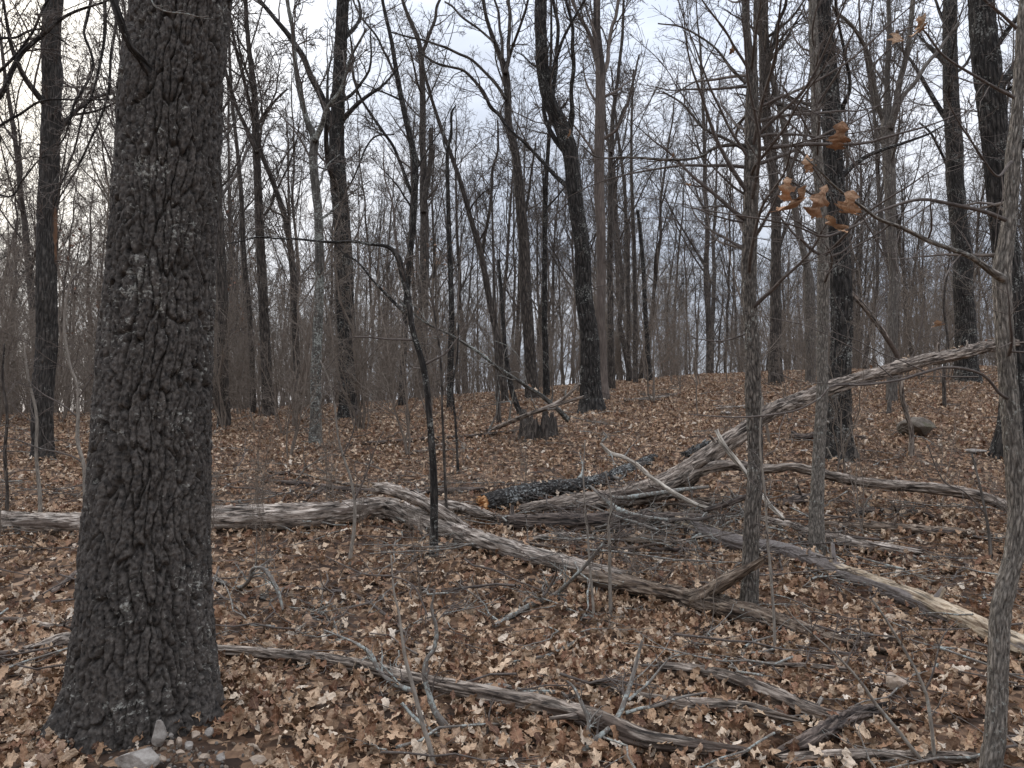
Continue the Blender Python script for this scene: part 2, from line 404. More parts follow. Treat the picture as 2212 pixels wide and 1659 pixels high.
M['fartrunk'] = bark_mat('far_trunk_bark', (0.035, 0.028, 0.024), (0.17, 0.142, 0.12), crack=16, stretch=0.2, lichen=0.06, bump=0.015, crackmix=0.4)
M['brush'] = bark_mat('brush_twig_bark', (0.10, 0.080, 0.064), (0.25, 0.205, 0.165), crack=30, bump=0.002, smooth_bark=True)
M['whip'] = bark_mat('pale_whip_bark', (0.12, 0.10, 0.082), (0.34, 0.30, 0.25), crack=40, bump=0.002, lichen=0.06, smooth_bark=True)
M['litwig'] = bark_mat('lichened_twig_bark', (0.10, 0.085, 0.072), (0.24, 0.21, 0.18), crack=50, lichen=0.17, lichen_col=(0.36, 0.39, 0.36), bump=0.003, smooth_bark=True)
M['palewood'] = wood_mat('weathered_wood', (0.045, 0.034, 0.027), (0.22, 0.175, 0.14), (0.52, 0.45, 0.38), barkcol=(0.11, 0.082, 0.064), bark_amt=-0.01)
M['greywood'] = wood_mat('grey_weathered_wood', (0.032, 0.024, 0.019), (0.155, 0.12, 0.094), (0.40, 0.335, 0.275), barkcol=(0.085, 0.062, 0.048), bark_amt=0.005)
M['darkwood'] = wood_mat('dark_rotting_wood', (0.018, 0.014, 0.012), (0.075, 0.056, 0.046), (0.20, 0.155, 0.125), lichen=0.04)
M['rotwood'] = wood_mat('brown_rotting_wood', (0.035, 0.024, 0.018), (0.14, 0.10, 0.072), (0.30, 0.235, 0.175), lichen=0.05)
M['barelog'] = wood_mat('stripped_pale_wood', (0.13, 0.09, 0.06), (0.33, 0.255, 0.175), (0.50, 0.415, 0.31), grain=45, barkcol=(0.17, 0.145, 0.13), bark_amt=0.045)
M['blacklog'] = bark_mat('black_scaly_log_bark', (0.022, 0.020, 0.018), (0.16, 0.145, 0.13), crack=34, stretch=0.5, lichen=0.16, lichen_col=(0.36, 0.37, 0.35), bump=0.02, crackmix=0.7)
M['whitewood'] = wood_mat('bleached_wood', (0.16, 0.13, 0.10), (0.38, 0.33, 0.27), (0.58, 0.52, 0.44), lichen=0.03)
M['orange'] = wood_mat('fresh_torn_wood', (0.15, 0.06, 0.02), (0.42, 0.20, 0.08), (0.60, 0.36, 0.18), grain=40)
M['leaf'] = leaf_mat('dry_oak_leaf', [(0.0, (0.09, 0.045, 0.027)), (0.15, (0.19, 0.092, 0.052)), (0.38, (0.31, 0.180, 0.103)), (0.65, (0.44, 0.29, 0.18)), (0.88, (0.58, 0.43, 0.295)), (1.0, (0.66, 0.56, 0.45))])
M['hangleaf'] = leaf_mat('hanging_dry_leaf', [(0.0, (0.30, 0.14, 0.06)), (0.5, (0.42, 0.23, 0.12)), (1.0, (0.52, 0.34, 0.20))])
M['redleaf'] = leaf_mat('rusty_leaf', [(0.0, (0.15, 0.06, 0.035)), (1.0, (0.24, 0.11, 0.06))])

def stone_mat(name, a, b_, moss=0.0):
    m, n, l, b = new_mat(name, 0.85)
    t = N(n, 'ShaderNodeTexCoord')
    nz = N(n, 'ShaderNodeTexNoise'); nz.inputs['Scale'].default_value = 14; nz.inputs['Detail'].default_value = 8; nz.inputs['Roughness'].default_value = 0.7; l.new(t.outputs['Object'], nz.inputs['Vector'])
    n2 = N(n, 'ShaderNodeTexNoise'); n2.inputs['Scale'].default_value = 5; n2.inputs['Detail'].default_value = 3; l.new(t.outputs['Object'], n2.inputs['Vector'])
    col = ramp(n, l, nz.outputs['Fac'], [(0.35, a), (0.65, b_)])
    if moss: col = mixc(n, l, ramp(n, l, n2.outputs['Fac'], [(0.6 - moss, 0.0), (0.75 - moss, 1.0)]), col, (0.075, 0.07, 0.035))
    l.new(col, b.inputs['Base Color'])
    bp = N(n, 'ShaderNodeBump'); bp.inputs['Distance'].default_value = 0.01; l.new(nz.outputs['Fac'], bp.inputs['Height']); l.new(bp.outputs[0], b.inputs['Normal'])
    return m
M['stone'] = stone_mat('pale_stone', (0.15, 0.125, 0.105), (0.38, 0.345, 0.305))
M['stone2'] = stone_mat('tan_stone', (0.22, 0.16, 0.11), (0.42, 0.34, 0.27))
M['boulder'] = stone_mat('mossy_boulder', (0.075, 0.06, 0.046), (0.18, 0.15, 0.118), moss=0.06)

m, n, l, b = new_mat('forest_floor', 0.95)
t = N(n, 'ShaderNodeTexCoord')
n1 = N(n, 'ShaderNodeTexVoronoi'); n1.inputs['Scale'].default_value = 17; n1.inputs['Randomness'].default_value = 1.0; l.new(t.outputs['Object'], n1.inputs['Vector'])
n2 = N(n, 'ShaderNodeTexNoise'); n2.inputs['Scale'].default_value = 28; n2.inputs['Detail'].default_value = 6; l.new(t.outputs['Object'], n2.inputs['Vector'])
sc_ = N(n, 'ShaderNodeSeparateColor'); l.new(n1.outputs['Color'], sc_.inputs[0])
col = ramp(n, l, sc_.outputs[0], [(0.0, (0.03, 0.018, 0.012)), (0.5, (0.09, 0.052, 0.032)), (0.8, (0.20, 0.12, 0.072)), (1.0, (0.33, 0.22, 0.14))])
col = mixc(n, l, 0.8, col, ramp(n, l, n2.outputs['Fac'], [(0.3, 0.45), (0.7, 1.25)]), 'MULTIPLY')
l.new(col, b.inputs['Base Color'])
bp = N(n, 'ShaderNodeBump'); bp.inputs['Distance'].default_value = 0.04; l.new(sc_.outputs[1], bp.inputs['Height']); l.new(bp.outputs[0], b.inputs['Normal'])
M['floor'] = m

# ------------------------------------------------------------------ ground sheet
az = np.concatenate([np.linspace(-50, 50, 260), np.linspace(52, 308, 60)]) * math.pi / 180
rr_ = np.concatenate([[0.05], np.geomspace(0.6, 1500, 230)])
A_, R_ = np.meshgrid(az, rr_)
gx, gy = np.sin(A_) * R_, np.cos(A_) * R_
gz = ground(gx, gy)
gv = np.stack([gx, gy, gz], -1).reshape(-1, 3)
na, nr = len(az), len(rr_)
i_, j_ = np.meshgrid(np.arange(nr - 1), np.arange(na), indexing='ij'); j2_ = (j_ + 1) % na
gq = np.stack([i_ * na + j_, (i_ + 1) * na + j_, (i_ + 1) * na + j2_, i_ * na + j2_], -1).reshape(-1, 4)
gm = Mesh(); gm.add(gv, gq)
GROUND = link('ground', gm.data('ground', M['floor']))
GROUND['kind'] = 'structure'

# ------------------------------------------------------------------ leaf litter
def leaf_verts(rng, curl, fold, lobes, lobed, seg=12, half=0.34):
    """a lobed oak leaf about 1 unit long, curled; 2 strips of quads"""
    t = np.linspace(0, 1, seg + 1)
    env = np.sin(np.clip(t * 1.04, 0, 1) ** 0.8 * math.pi) ** 0.65 * (0.55 + 0.6 * t)
    env = np.where((t <= 0), 0.02, env)
    ph = rng.uniform(0, 0.6)
    lob = 1 - lobed * (0.5 + 0.5 * np.cos((t * lobes + ph) * 2 * math.pi))
    w = np.maximum(env * lob * half * 1.15, 0.012)
    ang = np.cumsum(np.full(seg + 1, curl / seg) + rng.normal(0, 0.10, seg + 1))
    dy, dz = np.cos(ang) / seg, np.sin(ang) / seg
    y = np.concatenate([[0], np.cumsum(dy)[:-1]]); z = np.concatenate([[0], np.cumsum(dz)[:-1]])
    tw = np.cumsum(rng.normal(0, 0.09, seg + 1))
    V, A = [], []
    for sgn in (-1, 0, 1):
        f = fold + rng.normal(0, 0.22, seg + 1)
        ww = w * (1 + rng.normal(0, 0.12, seg + 1))
        x = sgn * ww * np.cos(f); zz = abs(sgn) * ww * np.sin(f)
        V.append(np.stack([x * np.cos(tw), y + x * 0, z + zz + x * np.sin(tw)], 1))
        A.append(np.stack([sgn * ww, t, t * 0], 1))
    v = np.concatenate(V); a = np.concatenate(A)
    v[:, 1] -= 0.45; v[:, 2] -= v[:, 2].mean()
    k = np.arange(seg); s1 = seg + 1
    q = np.concatenate([np.stack([k, k + s1, k + s1 + 1, k + 1], 1), np.stack([k + s1, k + 2 * s1, k + 2 * s1 + 1, k + s1 + 1], 1)])
    return v, q, a
lr = np.random.default_rng(11)
leaf_col = bpy.data.collections.new('leaf_kinds')
LEAVES = []
for k in range(18):
    mm = Mesh()
    if k < 11: v, q, a = leaf_verts(lr, lr.uniform(-2.4, 3.0), lr.uniform(-0.4, 1.1), lr.choice([2.5, 3.0, 3.5]), lr.uniform(0.35, 0.62), seg=14)
    else: v, q, a = leaf_verts(lr, lr.uniform(-1.8, 2.9), lr.uniform(-0.2, 1.2), lr.choice([1, 2, 5]), lr.uniform(0, .28), seg=12, half=lr.uniform(.18, .34))
    mm.add(v, q, None, a)
    me = mm.data('leaf', M['leaf'], smooth=True); LEAVES.append(me)
    o = bpy.data.objects.new('leaf', me); leaf_col.objects.link(o)

def scatter(name, P, rot, scl, idx, coll, real=False):
    """one object whose geometry nodes set the pieces of a collection on its points"""
    me = bpy.data.meshes.new(name)
    me.vertices.add(len(P)); me.vertices.foreach_set('co', np.asarray(P, np.float32).ravel())
    a = me.attributes.new('rot', 'FLOAT_VECTOR', 'POINT'); a.data.foreach_set('vector', np.asarray(rot, np.float32).ravel())
    a = me.attributes.new('scl', 'FLOAT', 'POINT'); a.data.foreach_set('value', np.asarray(scl, np.float32))
    a = me.attributes.new('idx', 'INT', 'POINT'); a.data.foreach_set('value', np.asarray(idx, np.int32))
    o = link(name, me); o['kind'] = 'stuff'
    ng = bpy.data.node_groups.new(name, 'GeometryNodeTree')
    ng.interface.new_socket('Geometry', in_out='INPUT', socket_type='NodeSocketGeometry')
    ng.interface.new_socket('Geometry', in_out='OUTPUT', socket_type='NodeSocketGeometry')
    gi, go = ng.nodes.new('NodeGroupInput'), ng.nodes.new('NodeGroupOutput')
    ip = ng.nodes.new('GeometryNodeInstanceOnPoints'); ci = ng.nodes.new('GeometryNodeCollectionInfo')
    ci.inputs['Collection'].default_value = coll; ci.inputs['Separate Children'].default_value = True; ci.inputs['Reset Children'].default_value = True
    ip.inputs['Pick Instance'].default_value = True
    def attr(nm, dt):
        x = ng.nodes.new('GeometryNodeInputNamedAttribute'); x.data_type = dt; x.inputs['Name'].default_value = nm; return x.outputs['Attribute']
    L = ng.links
    L.new(gi.outputs[0], ip.inputs['Points']); L.new(ci.outputs[0], ip.inputs['Instance'])
    L.new(attr('idx', 'INT'), ip.inputs['Instance Index']); L.new(attr('rot', 'FLOAT_VECTOR'), ip.inputs['Rotation']); L.new(attr('scl', 'FLOAT'), ip.inputs['Scale'])
    L.new(ip.outputs[0], go.inputs[0])
    md = o.modifiers.new('scatter', 'NODES'); md.node_group = ng
    return o
OAK = (-1.70, 3.78)
def litter_points(rng, y0, y1, dens):
    area = 0.0
    n = int(dens * ((0.80 * (y1 ** 2 - y0 ** 2)) + 2 * 0.9 * (y1 - y0)))
    y = np.sqrt(rng.uniform(y0 ** 2, y1 ** 2, n)); x = rng.uniform(-1, 1, n) * (0.80 * y + 0.9)
    return x, y
xs, ys, sc = [], [], []
for (y0, y1, dn) in ((1.6, 5, 850), (5, 8, 700), (8, 13, 460), (13, 20, 340), (20, 33, 220)):
    x, y = litter_points(lr, y0, y1, dn); xs.append(x); ys.append(y)
    sc.append((0.035 + 0.075 * lr.uniform(0, 1, len(x)) ** 1.5 + .04 * (lr.uniform(0, 1, len(x)) < .04)) * np.where(y > 8, .92, 1.0))
x = np.concatenate(xs); y = np.concatenate(ys); sc = np.concatenate(sc)
clump = vnoise(np.stack([x, y, x * 0], -1) * 0.8, 91)
keep = (lr.uniform(0, 1, len(x)) < 0.82 + 0.3 * clump)
# thin patch of bare soil and stones right of the oak's foot
dsoil = ((x + 1.45) / 0.38) ** 2 + ((y - 3.32) / 0.20) ** 2
keep &= ~((dsoil < 1) & (lr.uniform(0, 1, len(x)) < 0.85))
keep &= ((x - OAK[0]) ** 2 + (y - OAK[1]) ** 2) > 0.30 ** 2
x, y, sc = x[keep], y[keep], sc[keep]
z = ground(x, y) + lr.uniform(0.002, 0.050, len(x)) + 0.012 * vnoise(np.stack([x, y, x * 0], -1) * 6, 44)
rot = np.stack([lr.normal(0, 0.52, len(x)), lr.normal(0, 0.52, len(x)), lr.uniform(0, 6.283, len(x))], 1)
# the nearest large leaves are leaves of their own; the rest is litter
order = np.argsort(-(sc / np.maximum(y, 3.0)) + (y < 3.25) * 10 + (np.abs(x) > 0.62 * y) * 10 + (y > 5.4) * 10)
near = order[:285]; mask = np.ones(len(x), bool); mask[near] = False
near_leaves = [(x[i], y[i], z[i] + 0.012, rot[i], sc[i] * 1.12) for i in near]
scatter('leaf_litter', np.stack([x, y, z], 1)[mask], rot[mask], sc[mask], lr.integers(0, 18, len(x))[mask], leaf_col)
for o_ in (bpy.data.objects['leaf_litter'],):
    o_['label'] = 'brown dry oak leaves covering the whole forest floor'; o_['category'] = 'leaf litter'
for k, (lx, ly, lz, r_, s_) in enumerate(near_leaves):
    o = link('fallen_leaf', LEAVES[int(lr.integers(0, 14))], GROUND, (lx, ly, lz)); o.rotation_euler = [float(c) * 0.8 for c in r_[:2]] + [float(r_[2])]; o.scale = (s_,) * 3

# ------------------------------------------------------------------ bark relief
def worley2(x, y, per, seed=0):
    """flat Worley noise, periodic in x with whole period per"""
    ix = np.floor(x).astype(np.int64); iy = np.floor(y).astype(np.int64); fx = x - ix; fy = y - iy
    f1 = np.full(x.shape, 9.0); f2 = f1.copy(); cid = np.zeros(x.shape); z = ix * 0
    for dx in (-1, 0, 1):
        a = np.mod(ix + dx, per)
        for dy in (-1, 0, 1):
            b = iy + dy
            d = np.hypot(dx + .24 + .52 * _h(a, b, z, seed) - fx, dy + _h(a, b, z, seed + 7) - fy)
            new = d < f1
            f2 = np.where(new, f1, np.minimum(f2, d)); cid = np.where(new, _h(a, b, z, seed + 29), cid); f1 = np.where(new, d, f1)
    return f1, f2, cid
def ridge_disp(amp, cw, ch, seed=0, warp=0.35, steep=3.6):
    """plates of bark cw wide and ch tall, parted by long furrows and short cross cracks"""
    def f(TH, SS, RR, bc):
        per = max(6, int(round(2 * math.pi * float(np.median(RR)) / cw)))
        q = np.stack([np.cos(TH) * per / 6.283, np.sin(TH) * per / 6.283, SS / cw * .35], -1)
        w = vnoise(q * .55 + 3, seed + 1) * warp * 1.6 + vnoise(q * np.array([1.6, 1.6, 2.6]) + 7, seed + 2) * .22
        X = np.mod(TH / 6.28318, 1) * per + w
        Y = SS / ch + vnoise(q * 1.3, seed + 3) * .25
        f1, f2, cid = worley2(X, Y, per, seed)
        e = np.clip((f2 - f1) * steep, 0, 1); e = 1 - (1 - e) ** 2.2
        p2 = per * 2
        g1, g2, gid = worley2(X * 2 + vnoise(q * 3, seed + 8) * .4, SS / (ch * .26) + vnoise(q * 2.5, seed + 9) * .5, p2, seed + 40)
        e2 = np.clip((g2 - g1) * 4.0, 0, 1); e2 = 1 - (1 - e2) ** 2
        return amp * (e - .85 + .38 * (cid - .5) * e + .28 * (e2 - .8) + .22 * (gid - .5) * e2 * e + .10 * vnoise(bc * 5.5 / cw, seed + 6))
    return f
def wood_disp(amp, seed=0, lump=.10):
    """weathered wood: lengthwise checks, knots and worn hollows"""
    def f(TH, SS, RR, bc):
        c, s_ = np.cos(TH), np.sin(TH)
        lo = np.stack([c * 1.3, s_ * 1.3, SS * 1.1], -1)
        tw = SS * .5 + .5 * vnoise(np.stack([SS * 1.5, SS * 0 + seed, SS * 0], -1), seed + 9)
        ct, st = np.cos(TH + tw), np.sin(TH + tw)
        hi = np.stack([ct * 4.5, st * 4.5, SS * 1.6], -1)
        n1 = vnoise(hi + seed, seed + 3); crack = -np.exp(-(n1 / .10) ** 2)
        n2 = vnoise(hi * np.array([2.2, 2.2, 1.6]) + 3, seed + 4); crack2 = -np.exp(-(n2 / .10) ** 2)
        return RR * (lump * fbm(lo * 1.4 + seed, 3, seed)) + amp * (1.7 * crack + .9 * crack2 + .7 * vnoise(np.stack([c * 3, s_ * 3, SS * 9], -1), seed + 8) + .5 * vnoise(hi * np.array([3.5, 3.5, 5.]), seed + 5))
    return f

# ------------------------------------------------------------------ the big oak
D0 = 3.75
spec = [(322, 1690, 300), (316, 1560, 290), (312, 1473, 284), (311, 1400, 280), (312, 1273, 266), (319, 1106, 250), (327, 953, 240), (335, 787, 234), (352, 553, 217), (367, 333, 215), (375, 200, 214), (397, 0, 204), (420, -220, 196), (440, -500, 185), (452, -900, 170), (455, -1500, 145)]
pr = []
for (u, v, w) in spec:
    p = at(u, v, D0); pr.append([*p, w / 2 / FPX * D0 * 1.0])
pr = smooth(pr, 900)
# keep sampling dense only where it is close to the lens
zmask = pr[:, 2] < 4.4
lowp = smooth(pr[zmask][::6], 760); hip = pr[~zmask][::10]
pr = np.vstack([lowp, hip])
OAKC = pr[0, :3].copy()
root = thing('oak_tree', 'massive dark oak trunk with deeply furrowed bark and lichen, roots flaring among pale stones', 'tree', (OAKC[0], OAKC[1], float(ground(OAKC[0], OAKC[1]))))
def oak_flare(off, SS):
    h = np.maximum(SS - 0.12, 0)
    th = np.arctan2(off[..., 1], off[..., 0])    # 0 = right, -pi/2 = towards the camera, pi = left
    def lobe(c, w): 
        d = np.angle(np.exp(1j * (th - c))); return np.exp(-(d / w) ** 2)
    g = 1.5 * lobe(-2.75, 0.30) * np.exp(-h / 0.15) + 0.50 * lobe(-2.05, 0.22) * np.exp(-h / 0.15) + 0.45 * lobe(-0.15, 0.35) * np.exp(-h / 0.17) + 0.3 * lobe(1.2, 0.5) * np.exp(-h / 0.2) + 0.3 * lobe(2.3, 0.4) * np.exp(-h / 0.2)
    return 0.96 + g + 0.10 * np.exp(-h / 0.3) + 0.025 * np.sin(th * 3 + SS)
d0 = ridge_disp(0.031, 0.040, 0.27, 3, 0.42, steep=4.3)
def d1(TH, SS, RR, bc):
    return d0(TH, SS, RR, bc) + .0022 * vnoise(bc * np.array([55, 55, 38.]), 61) + .0026 * vnoise(bc * 120, 62) + .006 * vnoise(bc * np.array([7, 7, 2.5]), 63)
v, q, t, a = trunk_mesh(pr, 440, d1, False, oak_flare)
mm = Mesh(); mm.add(v - np.array(root.location), q, t, a); link('trunk', mm.data('oak_trunk', M['oak']), root)

def traced(pts, d, n, d2=None, rmul=1.0):
    """pixel rows (u, v, width[, depth]) -> smooth x y z r rows at distance d"""
    rows = []
    for k, p in enumerate(pts):
        dd = p[3] if len(p) > 3 else (d if d2 is None else d + (d2 - d) * k / (len(pts) - 1))
        rows.append([*at(p[0], p[1], dd), p[2] / 2 / FPX * dd * rmul])
    return smooth(rows, n)
def crooked(pr, amp, seed, freq=2.2):
    s = np.linspace(0, 1, len(pr))[:, None] * np.linalg.norm(pr[-1, :3] - pr[0, :3]) * freq
    q = np.concatenate([s + seed, s * 0 + seed * 1.7, s * 0], 1)
    o = np.stack([vnoise(q, 1), vnoise(q, 2), vnoise(q, 3)], 1) * amp
    w = np.clip(np.linspace(0, 1, len(pr)) * 6, 0, 1)[:, None]
    r = pr.copy(); r[:, :3] += o * w; return r
def put_tube(root, name, pr, sides, mat, disp=None, cap=True, flare=None, jag=0.0, seed=0):
    v, q, t, a = trunk_mesh(pr, sides, disp, cap, flare, jag, seed)
    mm = Mesh(); mm.add(v - np.array(root.location), q, t, a)
    return link(name, mm.data(name, M[mat]), root)
def put_twigs(root, name, sets, mat, stuff=True):
    mm = Mesh()
    for (P, R, sd_) in sets:
        if len(P):
            v, q, a = tubes(P - np.array(root.location)[None, None], R, sd_); mm.add(v, q, None, a)
    if not mm.v: return None
    o = link(name, mm.data(name, M[mat]), root)
    if stuff: o['kind'] = 'stuff'
    return o
def poly(pr, n):                                  # rows -> (1,n,3),(1,n)
    r = smooth(pr[::max(1, len(pr) // 20)], n); return r[None, :, :3], r[None, :, 3]

rg = np.random.default_rng(4)
# oak limb leaving to the upper left, and thin shoot across the trunk
lm = traced([(326, 160, 24, 3.55), (308, 128, 17, 3.5), (283, 93, 14, 3.45), (262, 40, 16, 3.4), (247, 0, 17, 3.4), (225, -60, 18, 3.4), (190, -200, 17, 3.3)], 3.5, 60)
put_tube(root, 'limb', crooked(lm, 0.01, 3), 20, 'dark', ridge_disp(0.003, 0.02, 0.05, 5))
sh = traced([(322, -30, 3, 3.4), (330, 8, 3, 3.4), (350, 22, 3, 3.4), (372, 27, 3, 3.4), (405, 30, 3, 3.4), (430, 37, 2, 3.4), (452, 35, 2, 3.4)], 3.4, 24)
P1, R1 = poly(sh, 12); P2, R2 = grow(rg, P1, R1, 4, .2, .9, 0.9, .3, 6, .2, .0, .8, .0009)
put_twigs(root, 'shoot', [(P1, R1, 6), (P2, R2, 4)], 'litwig', stuff=False)
# crown above the frame with drooping limbs on the left
P0, R0 = poly(pr[400:], 14)
P1, R1 = grow(rg, P0, R0, 9, .45, .98, 1.0, 0, 10, .12, .10, .35, .015, L=None) if False else grow(rg, P0, R0, 9, .45, .98, 1.0, .55, 10, .12, .10, .35, .015)
for k in range(len(P1)):
    row = np.concatenate([P1[k], R1[k][:, None]], 1); put_tube(root, 'limb', smooth(row, 24), 10, 'dark')
P2, R2 = grow(rg, P1, R1, 6, .2, 1, .8, .5, 7, .15, .05, .5, .006); P3, R3 = grow(rg, P2, R2, 5, .2, 1, .7, .5, 5, .2, .0, .5, .003)
put_twigs(root, 'twigs', [(P2, R2, 4), (P3, R3, 3)], 'twig')

